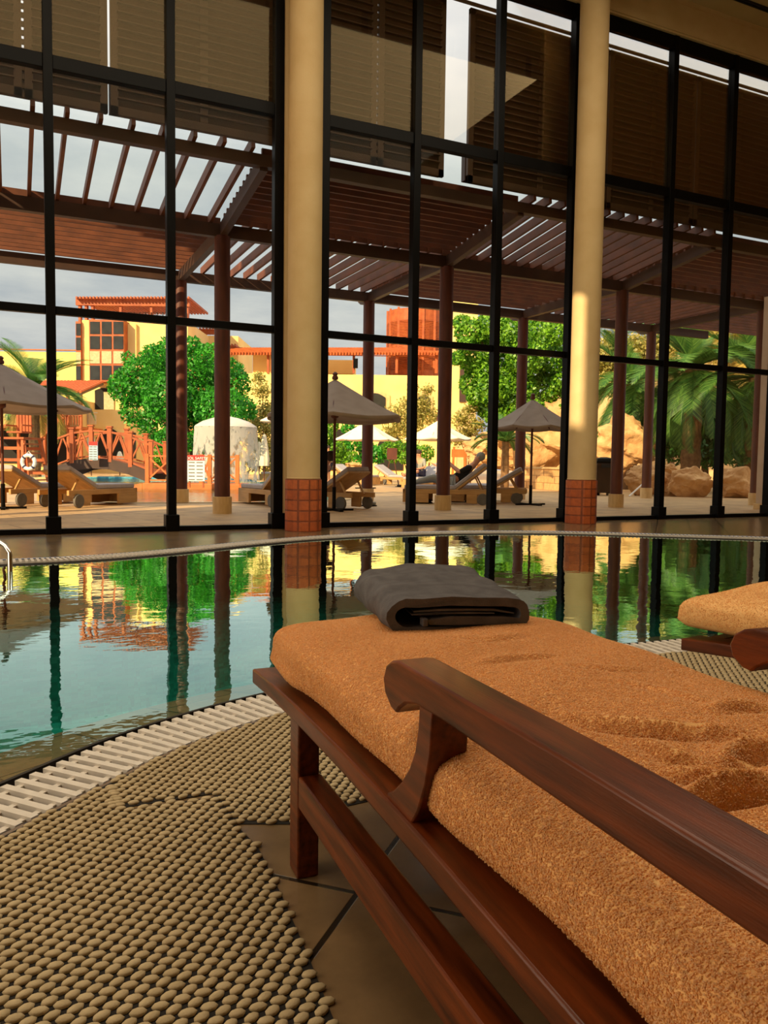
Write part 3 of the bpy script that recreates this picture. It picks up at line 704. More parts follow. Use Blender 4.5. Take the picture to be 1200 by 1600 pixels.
pg = empty('pergola', (0, 10.2, 0)); tag(pg, 'brown timber pergola on round posts over the terrace', 'pergola')
PX = [-1.03, 3.066, 7.164, 11.262, 15.36]; PY0, PY1, PYL = 12.63, 16.07, 10.36
def P(v): return (v[0], v[1]-10.2, v[2])
def ztop(Y): return 4.58 if Y >= PY0 else 4.58+(PY0-Y)/(PY0-PYL)*.30
for j, Y in enumerate((PY0, PY1)):
    for i, x in enumerate(PX):
        po = MB().lathe([(.125, .27), (.125, 4.4)], c=P((x, Y, 0)), n=20).build('post', MT['perg'], pg, 60)
        MB().lathe([(.155, 0), (.155, .27), (.15, .275)], c=P((x, Y, 0)), n=16).build('stone_base', MT['stone'], po, 40)
for Y, z0, z1 in ((PYL, 4.73, 4.88), (PY0, 4.38, 4.58), (PY1, 4.38, 4.58)):
    MB().bar(P((PX[0]-4.4, Y, (z0+z1)/2)), P((PX[-1]+2, Y, (z0+z1)/2)), .12, z1-z0).build('beam', MT['beam'], pg)
for x in PX:
    b = MB(); b.bar(P((x, PYL, 4.78)), P((x, PY0, 4.48)), .11, .19); b.bar(P((x, PY0, 4.48)), P((x, PY1+.35, 4.48)), .11, .19); b.build('beam', MT['beam'], pg)
    MB().prism([P((x-.055, PY1+.35, 4.385)), P((x-.055, PY1+.35, 4.575)), P((x-.055, PY1+.55, 4.575)), P((x-.055, PY1+.48, 4.45))], (.11, 0, 0)).build('beam_end', MT['beam'], pg)
for i in range(-1, 5):
    xa = PX[0]-4.098 if i < 0 else PX[i]; xb = xa+4.098
    for j, (ya, yb) in enumerate(((PYL, PY0), (PY0, PY1))):
        alongY = (i+j) % 2 == 0
        if i == -1: alongY = not alongY if False else ((i+j) % 2 == 0)
        if alongY:
            nn = 11 if j == 0 and i == 0 else 14; sp = (xb-xa)/nn
            for k in range(nn):
                x = xa+sp*(k+.5)
                MB().bar(P((x, ya-.16, ztop(ya-.16 if j == 0 else ya)+.07)), P((x, yb+.1, ztop(yb)+.07)), .05, .14).build('rafter', MT['pergslat'], pg)
        else:
            nn = 12; m = MB()
            for k in range(nn):
                y = ya+(yb-ya)*(k+.5)/nn; m.bar(P((xa, y, ztop(y)+.075)), P((xb, y, ztop(y)+.075)), .045, .14)
            m.build('slat_panel', MT['pergslat'], pg)
pl_ = empty('stone_pillar', (AY(1184, 700, 11.35).x+.25, 11.1, 0)); tag(pl_, 'square pale stone pillar outside at the right frame edge', 'pillar')
MB().bb(-.25, .25, -.25, .25, .12, 4.3).build('shaft', plain('pale stone', (196, 172, 148), (208, 184, 160), 3, .8, .2, 20), pl_, bevel=.01)
MB().bb(-.28, .28, -.28, .28, 0, .12).build('plinth', MT['stone'], pl_, bevel=.01)

# ------------------------------------------------------------------ sun loungers on the terrace
def deck_lounger(label, loc, head, back=.72, mat='teak'):
    """local +y runs from head to foot; backrest raised at the head end"""
    r = empty('sun_lounger', (loc[0], loc[1], loc[2] if len(loc) > 2 else 0), math.atan2(-head[0], head[1])); tag(r, label, 'sun lounger', 'wheeled sun loungers outside'); T = MT[mat]
    for s in (-1, 1):
        MB().bb(s*.31-.025, s*.31+.025, -.05, 1.85, .22, .31).build('side_rail', T, r, bevel=.006)
        w = MB(); w.tube([(s*.36-.025, .16, .12), (s*.36+.025, .16, .12)], .12, 20); w.build('wheel', MT['rubber'], r, 40, .008).name = 'wheel'
        MB().bb(s*.31-.025, s*.31+.025, .28, .5, .03, .22).build('leg', T, r, bevel=.004)
    MB().bb(-.335, .335, 1.80, 1.85, .03, .31).build('foot_board', T, r, bevel=.005)
    MB().bb(-.335, -.285, 1.3, 1.8, .03, .22).build('leg_panel', T, r); MB().bb(.285, .335, 1.3, 1.8, .03, .22).build('leg_panel', T, r)
    m = MB()
    for k in range(9): m.bb(-.285, .285, .78+k*.115, .86+k*.115, .285, .305)
    m.build('deck_slats', T, r)
    a = math.radians(90*back*.62); L = .80; c, s_ = math.cos(a), math.sin(a)      # backrest hinged at y=.75
    def bk(y, off): return (.75-(y*c)+off*s_, .31+y*s_+off*c)
    b = MB()
    q = [bk(0, -.04), bk(L, -.04), bk(L, 0), bk(0, 0)]
    b.prism([(-.30, y, z) for y, z in q], (.60, 0, 0)); b.build('backrest', T, r, bevel=.006)
    p1 = bk(L*.62, -.03)
    for sx in (-.24, .24): MB().bar((sx, p1[0], p1[1]), (sx, max(.05, p1[0]-.16), .27), .03, .03).build('backrest_strut', T, r)
    cu = MB(); q = [(1.84, .305), (1.84, .385), (.76, .385)]
    cm = [bk(0, .0), bk(L, .0), bk(L+.015, .085), bk(.05, .085)]
    cu.prism([(-.29, y, z) for y, z in [(1.83, .31), (.72, .31), (.76, .40), (1.83, .395)]], (.58, 0, 0)); cu.build('seat_cushion', MT['cushion'], r, 0, .022, 3)
    MB().prism([(-.29, y, z) for y, z in cm], (.58, 0, 0)).build('back_cushion', MT['cushion'], r, 0, .022, 3)
    return r
def gp(x, y): p = G(x, y); return (p.x, p.y)
hB = (.69, .72)
deck_lounger('teak sun lounger left of the bridge sign with grey cushion, its foot toward the pool', (.66, 14.72), hB, .46)
deck_lounger('teak sun lounger at the left frame edge beside the parasol pole', (-.24, 15.42), hB, .46)
deck_lounger('grey cushioned sun lounger partly behind the left round column by the pool', (4.72, 14.0), (-.12, .99), .55)
deck_lounger('dark shaded sun lounger right of the left column with a reclining reader', (5.68, 13.0), (-.42, .91), .52)
deck_lounger('shaded sun lounger behind the middle pergola post with a resting guest', (9.15, 14.05), (-.80, .60), .68)
deck_lounger('shaded sun lounger left of the right parasol pole, nearer of the empty pair', (10.2, 14.35), (-.80, .60), .55)
deck_lounger('shaded sun lounger behind the right parasol pole, farther of the empty pair', (10.75, 15.15), (-.80, .60), .55)
deck_lounger('pale far sun lounger with two guests sitting on it, beyond the circular paving', (13.6, 24.6), (-.82, -.57), .5)
deck_lounger('pale far sun lounger under the guest in the crimson cap', (15.2, 26.6), (-.9, -.43), .6)
deck_lounger('golden lit far sun lounger behind the middle taupe parasol, left of its pair', (11.4, 28.5), (.5, -.86), .55)
deck_lounger('golden lit far sun lounger behind the middle taupe parasol, right of its pair', (12.9, 28.0), (.5, -.86), .55)
deck_lounger('white cushioned sun lounger beside the closed white parasols across the pool', (11.3, 34.5), (-.7, -.7), .5)

# ------------------------------------------------------------------ parasols
def parasol(label, x, y, rim_r, rim_z, top_z, canvas, n=8, phase=.2, sag=.05, flap=.12, tiltx=0):
    r = empty('parasol', (x, y, 0)); tag(r, label, 'parasol', 'open parasols on the terrace'); M = MT[canvas]
    MB().tube([(0, 0, .02), (0, 0, top_z-.05)], .024, 12).build('pole', MT['perg'], r, 60)
    b = MB(); b.bar((-.36, 0, .018), (.36, 0, .018), .07, .036); b.bar((0, -.36, .018), (0, .36, .018), .07, .036); b.tube([(0, 0, .03), (0, 0, .42)], .034, 12); b.build('base', MT['black'], r)
    V = [(0, 0, top_z)]; F = []; rows = [.12, .3, .5, .7, .86, 1.0]; K = n*6
    for f in rows:
        for k in range(K):
            a = 2*PI*k/K+phase; seg = (k % 6)/6.0; inw = 1-.5*(1-math.cos(PI/n))*(1-abs(2*seg-1))*2*f**.5*.9
            dip = -sag*math.sin(seg*PI)*f*(1-f*.35)
            zz = rim_z+(top_z-rim_z)*(1-f)**1.12+dip*.6 - .02*math.sin(seg*PI)*f
            V.append((rim_r*f*inw*math.cos(a), rim_r*f*inw*math.sin(a), zz))
    for k in range(K):
        a = 2*PI*k/K+phase; seg = (k % 6)/6.0; inw = 1-.5*(1-math.cos(PI/n))*(1-abs(2*seg-1))*2*.9
        V.append((rim_r*1.005*inw*math.cos(a), rim_r*1.005*inw*math.sin(a), rim_z-flap*(.55+.45*math.sin(seg*PI))*.6 - .01))
    nr = len(rows)+1
    F = [(0, 1+k, 1+(k+1) % K) for k in range(K)]
    for i in range(nr-1): F += [(1+i*K+k, 1+(i+1)*K+k, 1+(i+1)*K+(k+1) % K, 1+i*K+(k+1) % K) for k in range(K)]
    cp = MB(); cp.add(V, F); o = cp.build('canopy', M, r, 25)
    sm = o.modifiers.new('thickness', 'SOLIDIFY'); sm.thickness = .008
    for k in range(n):
        a = 2*PI*k/n+phase; MB().bar((.03*math.cos(a), .03*math.sin(a), top_z-.07), (rim_r*.96*math.cos(a), rim_r*.96*math.sin(a), rim_z-.005), .018, .022).build('rib', MT['perg'], r)
    MB().lathe([(.05, top_z-.01), (.055, top_z+.03), (.035, top_z+.06), (.05, top_z+.09), (.02, top_z+.12)], n=12).build('finial', MT['perg'], r, 60)
    MB().lathe([(.03, rim_z-.05), (.07, rim_z-.02), (.07, rim_z+.04), (.03, rim_z+.07)], n=12).build('hub', MT['perg'], r, 60)
    return r
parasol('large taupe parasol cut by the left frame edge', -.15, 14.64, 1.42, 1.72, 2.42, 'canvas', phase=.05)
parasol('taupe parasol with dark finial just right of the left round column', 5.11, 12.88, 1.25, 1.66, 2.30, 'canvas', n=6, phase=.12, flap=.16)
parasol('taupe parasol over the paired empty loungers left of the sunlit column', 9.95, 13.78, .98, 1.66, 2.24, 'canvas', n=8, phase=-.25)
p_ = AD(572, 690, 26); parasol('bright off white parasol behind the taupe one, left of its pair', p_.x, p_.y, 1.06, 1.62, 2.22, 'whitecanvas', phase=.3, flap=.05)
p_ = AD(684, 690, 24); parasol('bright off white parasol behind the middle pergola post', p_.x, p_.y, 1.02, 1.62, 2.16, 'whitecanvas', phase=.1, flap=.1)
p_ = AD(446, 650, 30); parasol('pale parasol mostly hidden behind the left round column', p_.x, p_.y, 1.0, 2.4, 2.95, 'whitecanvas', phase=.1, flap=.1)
def closed_parasol(px, pyt, pyb, Dd, label):
    t = AD(px, pyt, Dd); b = AD(px, pyb, Dd); z1 = t.z; zb = max(b.z, .45)
    r = empty('closed_parasol', (t.x, t.y, 0)); tag(r, label, 'closed parasol', 'folded white parasols')
    MB().tube([(0, 0, 0), (0, 0, zb+.2)], .025, 8).build('pole', MT['perg'], r)
    h_ = z1-zb; mb = MB(); V = []; K = 16; prof = [(.02, 1), (.07, .93), (.14, .55), (.19, .2), (.17, 0)]
    for rr, f in prof:
        for k in range(K):
            a = 2*PI*k/K; q = rr*(1+.18*(k % 2)); V.append((q*math.cos(a), q*math.sin(a), zb+h_*f))
    F = [(i*K+k, i*K+(k+1) % K, (i+1)*K+(k+1) % K, (i+1)*K+k) for i in range(4) for k in range(K)] + [tuple(range(K)), tuple(range(4*K, 5*K))]
    mb.add(V, F); mb.build('folded_canopy', MT['whitecanvas'], r, 40)
    MB().lathe([(.16, zb+h_*.45), (.165, zb+h_*.5)], n=12).build('tie_band', MT['whitecanvas'], r)
    MB().bb(-.25, .25, -.25, .25, 0, .05).build('base', MT['stone'], r)
closed_parasol(413, 678, 728, 33, 'folded white parasol right of the mushroom fountain, front of the pair')
closed_parasol(405, 690, 728, 35, 'folded white parasol right of the mushroom fountain, back of the pair')
closed_parasol(142, 670, 704, 38, 'folded white parasol standing behind the bridge railing')
closed_parasol(187, 705, 724, 40, 'small folded white parasol seen through the right bridge railing')

# ------------------------------------------------------------------ bridge, jetty, fountain, lifeguard chair
def rail_panel(mb, a, b, h, w=.04):
    a = Vector(a); b = Vector(b); up = Vector((0, 0, 1))
    mb.bar(a+up*h, b+up*h, w*1.6, w); mb.bar(a+up*.1, b+up*.1, w, w)
    mb.bar(a+up*.1, b+up*h, w*.8, w); mb.bar(b+up*.1, a+up*h, w*.8, w)
br = None
def bridge():
    Dd = 26.0; px = [84, 113, 143, 172, 204, 236]; py = [733, 722, 718, 720, 728, 741]; hh = [-1]*6
    pts = [AD(x, y, Dd) for x, y in zip(px, py)]; c = pts[2]
    r = empty('wooden_bridge', (c.x, c.y, 0)); tag(r, 'arched red brown wooden footbridge over the outdoor pool', 'bridge')
    L = [Vector((p.x-c.x, p.y-c.y, p.z)) for p in pts]; dv = CF*1.7
    for k, off in enumerate((Vector((0, 0, 0)), Vector((dv.x, dv.y, 0)))):
        for p in L: MB().box(p+off+Vector((0, 0, .52)), (.13, .13, 1.12), rz=-YAW).box(p+off+Vector((0, 0, 1.11)), (.18, .18, .05), rz=-YAW).build('post', MT['red'], r)
        for a, b in zip(L[:-1], L[1:]):
            m = MB(); m2 = a.lerp(b, .5); rail = .95
            m.bar(a+off+Vector((0, 0, rail)), b+off+Vector((0, 0, rail)), .1, .06); m.bar(a+off+Vector((0, 0, .12)), b+off+Vector((0, 0, .12)), .05, .05)
            m.bar(a+off+Vector((0, 0, .12)), m2+off+Vector((0, 0, rail)), .05, .05); m.bar(b+off+Vector((0, 0, .12)), m2+off+Vector((0, 0, rail)), .05, .05)
            m.build('railing', MT['red'], r)
        g = MB()
        for a, b in zip(L[:-1], L[1:]): g.bar(a+off-Vector((0, 0, .12)), b+off-Vector((0, 0, .12)), .12, .34)
        g.build('girder', MT['beam'], r)
    d = MB()
    for a, b in zip(L[:-1], L[1:]): d.bar(a+Vector((dv.x/2, dv.y/2, .03)), b+Vector((dv.x/2, dv.y/2, .03)), 1.75, .05)
    d.build('deck', MT['red'], r)
    a0, a1 = L[0], L[-1]
    MB().bar(Vector((a0.x, a0.y, .15)) + dv*.5, Vector((a0.x-1.2, a0.y+.5, .0)) + dv*.5, 1.7, .3).build('abutment', MT['stone'], r)
bridge()
def sign(px0, py0, px1, py1, Dd, label, board, rows, header=None, htext=None, post=True):
    a = AD(px0, py0, Dd); b = AD(px1, py1, Dd); c = (a+b)/2; w = (b-a).dot(CR); h_ = a.z-b.z
    r = empty('notice_board', (c.x, c.y, 0), -YAW); tag(r, label, 'sign')
    MB().bb(-w/2, w/2, -.02, .02, b.z, a.z).build('board', MT[board], r)
    if header: MB().bb(-w/2, w/2, -.03, -.02, a.z-h_*.2, a.z).build('header', MT[header], r)
    t = MB(); cols = 2 if rows > 4 else 1
    for i in range(rows):
        z = a.z-h_*.28-(h_*.66)*i/max(rows-1, 1)
        for cI in range(cols): x0 = -w/2*.86+cI*w*.46; t.bb(x0, x0+w*(.36 if cols == 2 else .8-.1*(i % 3)), -.025, -.02, z-h_*.022, z+h_*.022)
    t.build('lettering', MT['ink'], r)
    if htext:
        fc = bpy.data.curves.new('header_text', 'FONT'); fc.body = htext; fc.size = h_*.15; fc.align_x = 'CENTER'; fc.extrude = .004
        fo = bpy.data.objects.new('header_text', fc); C.objects.link(fo); fo.parent = r; fo.rotation_euler = (PI/2, 0, 0); fo.location = (0, -.034, a.z-h_*.17)
        bpy.context.view_layer.update(); me = bpy.data.meshes.new_from_object(fo.evaluated_get(bpy.context.evaluated_depsgraph_get())); bpy.data.objects.remove(fo)
        fo = link('header_lettering', me, MT['signwhite'], r); fo.rotation_euler = (PI/2, 0, 0); fo.location = (0, -.034, a.z-h_*.17)
    if post:
        for s in (-1, 1): MB().bar((s*w*.4, .035, 0), (s*w*.4, .035, a.z), .05, .05).build('post', MT['red'], r)
sign(139, 690, 153, 719, 25.6, 'pale blue notice board on the bridge railing', 'signblue', 6, 'signred', None, False)
sign(293, 711, 320, 752, 24.6, 'white pool rules board with red header beside the pergola post', 'signwhite', 6, 'signred', 'POOL SAFETY')
def jetty():
    a = AD(222, 757, 25.5); b = AD(375, 757, 25.5); c = (a+b)/2; L = (b-a).dot(CR)
    r = empty('wooden_jetty', (c.x, c.y, 0), -YAW); tag(r, 'orange timber jetty with cross braced railing in front of the mushroom fountain', 'jetty')
    MB().bb(-L/2, L/2, 0, 1.6, -.2, .1).build('deck', MT['orange'], r, bevel=.02)
    MB().prism([(-L/2, 0, -.2), (-L/2-.9, .2, -.2), (-L/2-.9, .2, -.1), (-L/2, 0, .1)], (0, 1.4, 0)).build('ramp', MT['orange'], r)
    MB().prism([(L/2, 0, -.2), (L/2, 0, .1), (L/2+1.0, .2, -.05), (L/2+1.0, .2, -.2)], (0, 1.4, 0)).build('ramp', MT['orange'], r)
    xs = [-L/2+.15, -L/2+1.0, -L/2+1.9, L/2-1.0, L/2-.1]
    for x in xs: MB().bb(x-.06, x+.06, .02, .14, .1, 1.05).build('post', MT['orange'], r)
    for p, q in zip(xs[:-1], xs[1:]):
        m = MB(); rail_panel(m, (p, .08, .1), (q, .08, .1), .88, .05); m.build('railing', MT['orange'], r)
jetty()
def fountain():
    c = AD(353, 757, 29.2); r = empty('mushroom_fountain', (c.x, c.y, -.1)); tag(r, 'grey domed mushroom fountain shedding a curtain of water', 'fountain')
    R_ = 1.13; zt = AD(353, 668, 29.2).z+.1; za = AD(353, 650, 29.2).z+.1
    MB().lathe([(.16, 0), (.16, zt-.05)], n=20).build('stem', MT['dome'], r, 60)
    MB().lathe([(.2, zt-.06), (R_*.96, zt-.05), (R_*1.01, zt), (R_*.98, zt+.06), (R_*.75, zt+.22), (R_*.42, za-.08), (.12, za-.01), (.02, za)], n=40).build('dome', MT['dome'], r, 60)
    mb = MB(); K = 96; m = 24; V = []
    for i in range(m+1):
        f = i/m
        for k in range(K):
            a = 2*PI*k/K; rr = R_*(1.0+.10*f)+.012*math.sin(k*2.7+f*3)+.008*math.sin(k*5.1+i); V.append((rr*math.cos(a), rr*math.sin(a), zt*(1-f)+.02))
    mb.add(V, [(i*K+k, i*K+(k+1) % K, (i+1)*K+(k+1) % K, (i+1)*K+k) for i in range(m) for k in range(K)]); mb.build('water_curtain', MT['fall'], r, 180)
fountain()
def guard_chair():
    Dd = 24; c = AD(34, 760, Dd); r = empty('lifeguard_chair', (c.x, c.y, 0), -YAW-.2); tag(r, 'tall dark red wooden lifeguard chair near the left edge', 'lifeguard chair')
    for x in (-.45, .45):
        for y in (-.5, .5): MB().bar((x*1.15, y*1.25, 0), (x*.8, y*.8, 1.45), .09, .09).build('leg', MT['red'], r)
    for z in (.4, .8, 1.15):
        m = MB(); q = 1-.2*z
        m.bar((-.5*q, -.58*q, z), (.5*q, -.58*q, z), .05, .09); m.bar((-.5*q, .58*q, z), (.5*q, .58*q, z), .05, .09); m.build('rung', MT['red'], r)
    MB().bb(-.45, .45, -.5, .5, 1.42, 1.48).build('platform', MT['red'], r)
    MB().bb(-.42, .1, -.1, .4, 1.62, 1.67).build('seat', MT['red'], r)
    b = MB()
    for k in range(5): b.bb(-.42+.11*k, -.34+.11*k, .36, .40, 1.66, 2.3)
    b.build('backrest', MT['red'], r)
    for x in (-.44, .12): MB().bar((x, -.15, 1.85), (x, .4, 1.85), .07, .04).build('armrest', MT['red'], r)
    s = MB(); s.bar((.62, -.5, 0), (.38, -.4, 1.4), .05, .1)
    for k in range(5): s.bar((.62-.045*k, -.48, .2+.27*k), (.62-.045*k, .3, .2+.27*k), .05, .04)
    s.build('ladder', MT['red'], r)
guard_chair()
def ring():
    c = AD(44.5, 722, 23.2); r = empty('life_ring', (c.x, c.y, c.z-.27), -YAW); tag(r, 'white life ring with dark bands hanging from the lifeguard chair', 'life ring')
    t = MB(); K = 28; t.tube([(.185*math.cos(2*PI*k/K), 0, .27+.2*math.sin(2*PI*k/K)) for k in range(K+1)], .055, 10, False); t.build('ring', MT['signwhite'], r, 180)
    for a in (45, 135, 225, 315):
        q = math.radians(a); MB().tube([(.185*math.cos(q+d), 0, .27+.2*math.sin(q+d)) for d in (-.13, 0, .13)], .059, 10).build('band', MT['navy'], r, 60)
    MB().tube([(-.16, 0, .42), (0, .02, .58), (.16, 0, .42)], .01, 6).build('rope', MT['signwhite'], r)
ring()

# ------------------------------------------------------------------ planting
def leaf_mesh(name, C3, Nrm, size, aspect=.55, m='leaf', parent=None, droop=.3):
    n = len(C3); rng = RNG
    t = rng.normal(size=(n, 3)); t[:, 2] -= droop; t /= np.linalg.norm(t, axis=1)[:, None]
    b = np.cross(t, Nrm + .6*rng.normal(size=(n, 3))); b /= np.linalg.norm(b, axis=1)[:, None]+1e-9
    s = size*rng.uniform(.6, 1.3, n)[:, None]; nn = np.cross(t, b)
    V = np.stack([C3-t*s, C3+b*s*aspect+nn*s*.15, C3+t*s, C3-b*s*aspect+nn*s*.15], 1).reshape(-1, 3)
    F = np.arange(n*4).reshape(-1, 4)
    return link(name, np_mesh(name, V, F), MT[m], parent)
def blob_points(blobs, n, lo=.72):
    B = np.array(blobs); w = B[:, 3]**2; k = RNG.choice(len(B), n, p=w/w.sum())
    d = RNG.normal(size=(n, 3)); d /= np.linalg.norm(d, axis=1)[:, None]
    r = B[k, 3]*RNG.uniform(lo, 1.06 if lo > .5 else 1.3, n)
    return B[k, :3]+d*r[:, None]*np.array([1, 1, .9]), d
def crown_blobs(c, R, n, sub, squash=(1, 1, 1), seed=1):
    rg = np.random.default_rng(seed); out = []
    for i in range(n):
        d = rg.normal(size=3); d /= np.linalg.norm(d); rr = rg.uniform(.45, 1)**.5
        out.append((c[0]+d[0]*R*rr*squash[0], c[1]+d[1]*R*rr*squash[1], c[2]+d[2]*R*rr*squash[2], sub*rg.uniform(.7, 1.3)))
    return out
def tree(name, label, base, blobs, n, size, m, trunk=None, cat='tree', group=None, stems=3):
    r = empty(name, base); tag(r, label, cat, group)
    b = [(x-base[0], y-base[1], z-base[2], q) for x, y, z, q in blobs]
    p, d = blob_points(b, n, .72 if m in ('leaf', 'leafy2') else .3); k = p[:, 2] > .02; leaf_mesh('foliage', p[k], d[k], size, m=m, parent=r)
    t = MB(); cx = sum(q[0] for q in b)/len(b); cy = sum(q[1] for q in b)/len(b); zz = sum(q[2] for q in b)/len(b)
    for k in range(stems):
        q = b[(k*7) % len(b)]; tr = trunk or .06
        t.tube([(.1*k, 0, 0), (cx*.4+.1*k, cy*.4, zz*.45), (q[0]*.8, q[1]*.8, q[2]*.95)], [tr, tr*.7, tr*.3], 8)
    t.build('trunk', MT['bark'], r, 60); return r
def palm(label, base, trunk_h, nf, flen, mats, trunk_r=.2, el=(-.35, 1.25), seed=3, lean=(0, 0), dry=0, leaf_l=.5):
    rg = random.Random(seed); r = empty('palm', base); tag(r, label, 'palm', 'date palms in the garden')
    top = Vector((lean[0], lean[1], trunk_h))
    m = MB(); path = []; rs = []
    for k in range(15):
        f = k/14; path.append((lean[0]*f*f, lean[1]*f*f, trunk_h*f)); rs.append(trunk_r*(1.15-.25*f)*(1.0 if k % 2 else 1.12))
    m.tube(path, rs, 12); m.build('trunk', MT['bark'], r, 0)
    for k in range(nf):
        az = 2*PI*k/nf*2.618 + rg.uniform(-.3, .3); e = el[0]+(el[1]-el[0])*((k+.5)/nf)+rg.uniform(-.12, .12); L = flen*rg.uniform(.8, 1.1)
        N_ = 14; pts = []; p = top.copy(); ee = e
        for i in range(N_+1):
            pts.append(p.copy()); d = Vector((math.cos(az)*math.cos(ee), math.sin(az)*math.cos(ee), math.sin(ee))); p = p+d*L/N_; ee -= (.055+.06*i/N_)*(1.2 if e < .8 else .8)
        V = []; F = []
        for i in range(3, N_*5):
            f = i/(N_*5); j = min(int(f*N_), N_-1); q = pts[j].lerp(pts[j+1], f*N_-j); t = (pts[j+1]-pts[j]).normalized()
            sd = t.cross(Vector((0, 0, 1))).normalized() if abs(t.z) < .97 else Vector((1, 0, 0)); upn = sd.cross(t)
            ll = leaf_l*math.sin(PI*min(1, .12+f*.88))**.6*rg.uniform(.85, 1.1)*(flen/2.6); w = .010*flen/2.2+.004
            for s in (-1, 1):
                d = (sd*s*.75+t*.75+upn*.30-Vector((0, 0, .12))).normalized(); b0 = len(V)
                V += [q-t*w, q+t*w, q+d*ll*.6+t*w*.7-Vector((0, 0, .02)), q+d*ll-Vector((0, 0, .08*ll)), q+d*ll*.6-t*w*.7-Vector((0, 0, .02))]; F.append((b0, b0+1, b0+2, b0+3, b0+4))
        b = MB(); b.add(V, F); b.tube(pts, [.022*(1-i/(N_+2))+.004 for i in range(N_+1)], 5)
        me = bpy.data.meshes.new('frond'); me.from_pydata(b.v, [], b.f)
        link('frond', me, MT['palmdry'] if (k < dry or mats == 'dry') else MT['palm'], r)
    return r
def at(px, py, Dd): p = AD(px, py, Dd); return (p.x, p.y, p.z)
def img_blobs(spec, Dd, jit=1.0, seed=5):
    rg = random.Random(seed); out = []
    for px, py, rpx in spec:
        d = Dd+rg.uniform(-jit, jit); p = AD(px, py, d); out.append((p.x, p.y, p.z, rpx/FPX*d))
    return out
# big round tree by the fountain
spec = [(285, 610, 62), (225, 590, 36), (205, 605, 34), (222, 640, 34), (250, 660, 36), (300, 670, 34), (345, 640, 40), (372, 640, 28), (350, 590, 36), (300, 570, 38), (255, 570, 34), (240, 555, 20), (268, 545, 22),
        (330, 560, 26), (365, 600, 26), (385, 640, 16), (280, 690, 22), (320, 690, 24), (355, 680, 22), (200, 560, 12), (185, 605, 16), (265, 620, 40), (315, 625, 40), (262, 690, 22), (300, 540, 16)]
b = img_blobs(spec, 33, 1.4); g0 = AD(290, 720, 33)
tree('broad_tree', 'large round bright green tree behind the fountain', (g0.x, g0.y, 0), b, 26000, .085, 'leaf', .22, stems=5)
b = img_blobs([(410, 610, 14), (415, 640, 15), (405, 660, 16), (420, 670, 15), (415, 700, 18), (400, 690, 14), (425, 720, 16), (395, 725, 14), (404, 590, 9)], 37, .6); g0 = AD(412, 735, 37)
tree('tall_shrub', 'olive green shrub beside the folded parasols, left of the column', (g0.x, g0.y, 0), b, 4200, .08, 'leafgold', .05, 'shrub', 'shrubs along the garden walls')
b = img_blobs([(255, 715, 16), (245, 728, 14), (275, 725, 14), (262, 738, 12)], 30, .4); g0 = AD(260, 740, 30)
tree('low_shrub', 'low green shrub under the round tree behind the jetty railing', (g0.x, g0.y, 0), b, 2200, .06, 'leafy2', .03, 'shrub', 'shrubs along the garden walls')
def shrubbery(label, spec, Dd, n, size, m, seed, name='garden_shrub'):
    b = img_blobs(spec, Dd, .5, seed); x = sum(q[0] for q in b)/len(b); y = sum(q[1] for q in b)/len(b)
    return tree(name, label, (x, y, 0), b, n, size, m, .035, 'shrub', 'shrubs along the garden walls')
shrubbery('dark green bush beside the boy in the lime shirt', [(508, 680, 16), (500, 710, 14), (530, 700, 16), (520, 665, 10), (535, 720, 13), (550, 715, 12)], 36, 2600, .08, 'leafy2', 3)
shrubbery('bright green bush under the left white parasol', [(545, 670, 12), (555, 690, 16), (575, 705, 16), (590, 710, 15), (605, 705, 14), (565, 720, 12), (540, 650, 9)], 34, 2800, .075, 'leaf', 4)
shrubbery('pale straw coloured bush against the yellow building', [(620, 650, 20), (640, 635, 18), (660, 630, 16), (655, 655, 20), (635, 670, 20), (675, 650, 14), (668, 610, 10), (645, 605, 9), (610, 675, 14)], 38, 4200, .075, 'leafgold', 5)
shrubbery('low green bush behind the right white parasol', [(625, 700, 13), (645, 705, 14), (665, 708, 14), (655, 718, 12), (635, 716, 12), (615, 715, 10), (608, 700, 12)], 33, 2600, .065, 'leafy2', 6)
shrubbery('olive bush right of the middle pergola post', [(722, 655, 14), (730, 680, 14), (716, 685, 12), (735, 640, 10), (745, 665, 12)], 31, 1800, .07, 'leafgold', 8)
# hanging green ivy mass left of the sunlit column
spec = [(735, 520, 24), (770, 510, 26), (800, 520, 26), (840, 520, 26), (870, 520, 22), (740, 560, 26), (780, 560, 30), (820, 560, 30), (860, 560, 28), (740, 600, 22), (770, 610, 26), (810, 610, 30), (850, 610, 28), (875, 600, 18),
        (760, 640, 16), (775, 650, 18), (800, 640, 22), (835, 640, 18), (750, 575, 18), (890, 560, 20), (722, 505, 14), (755, 535, 24), (790, 535, 24), (830, 540, 24), (715, 560, 12), (760, 590, 22), (800, 590, 24), (835, 585, 22), (745, 620, 16), (725, 540, 14), (885, 640, 14), (772, 670, 10)]
b = img_blobs(spec, 31, 1.0, 9); g0 = AD(815, 640, 31)
tree('ivy_tree', 'tall bright green ivy covered tree left of the sunlit column', (g0.x, g0.y, .0), b, 30000, .085, 'leafy2', .2, stems=4)
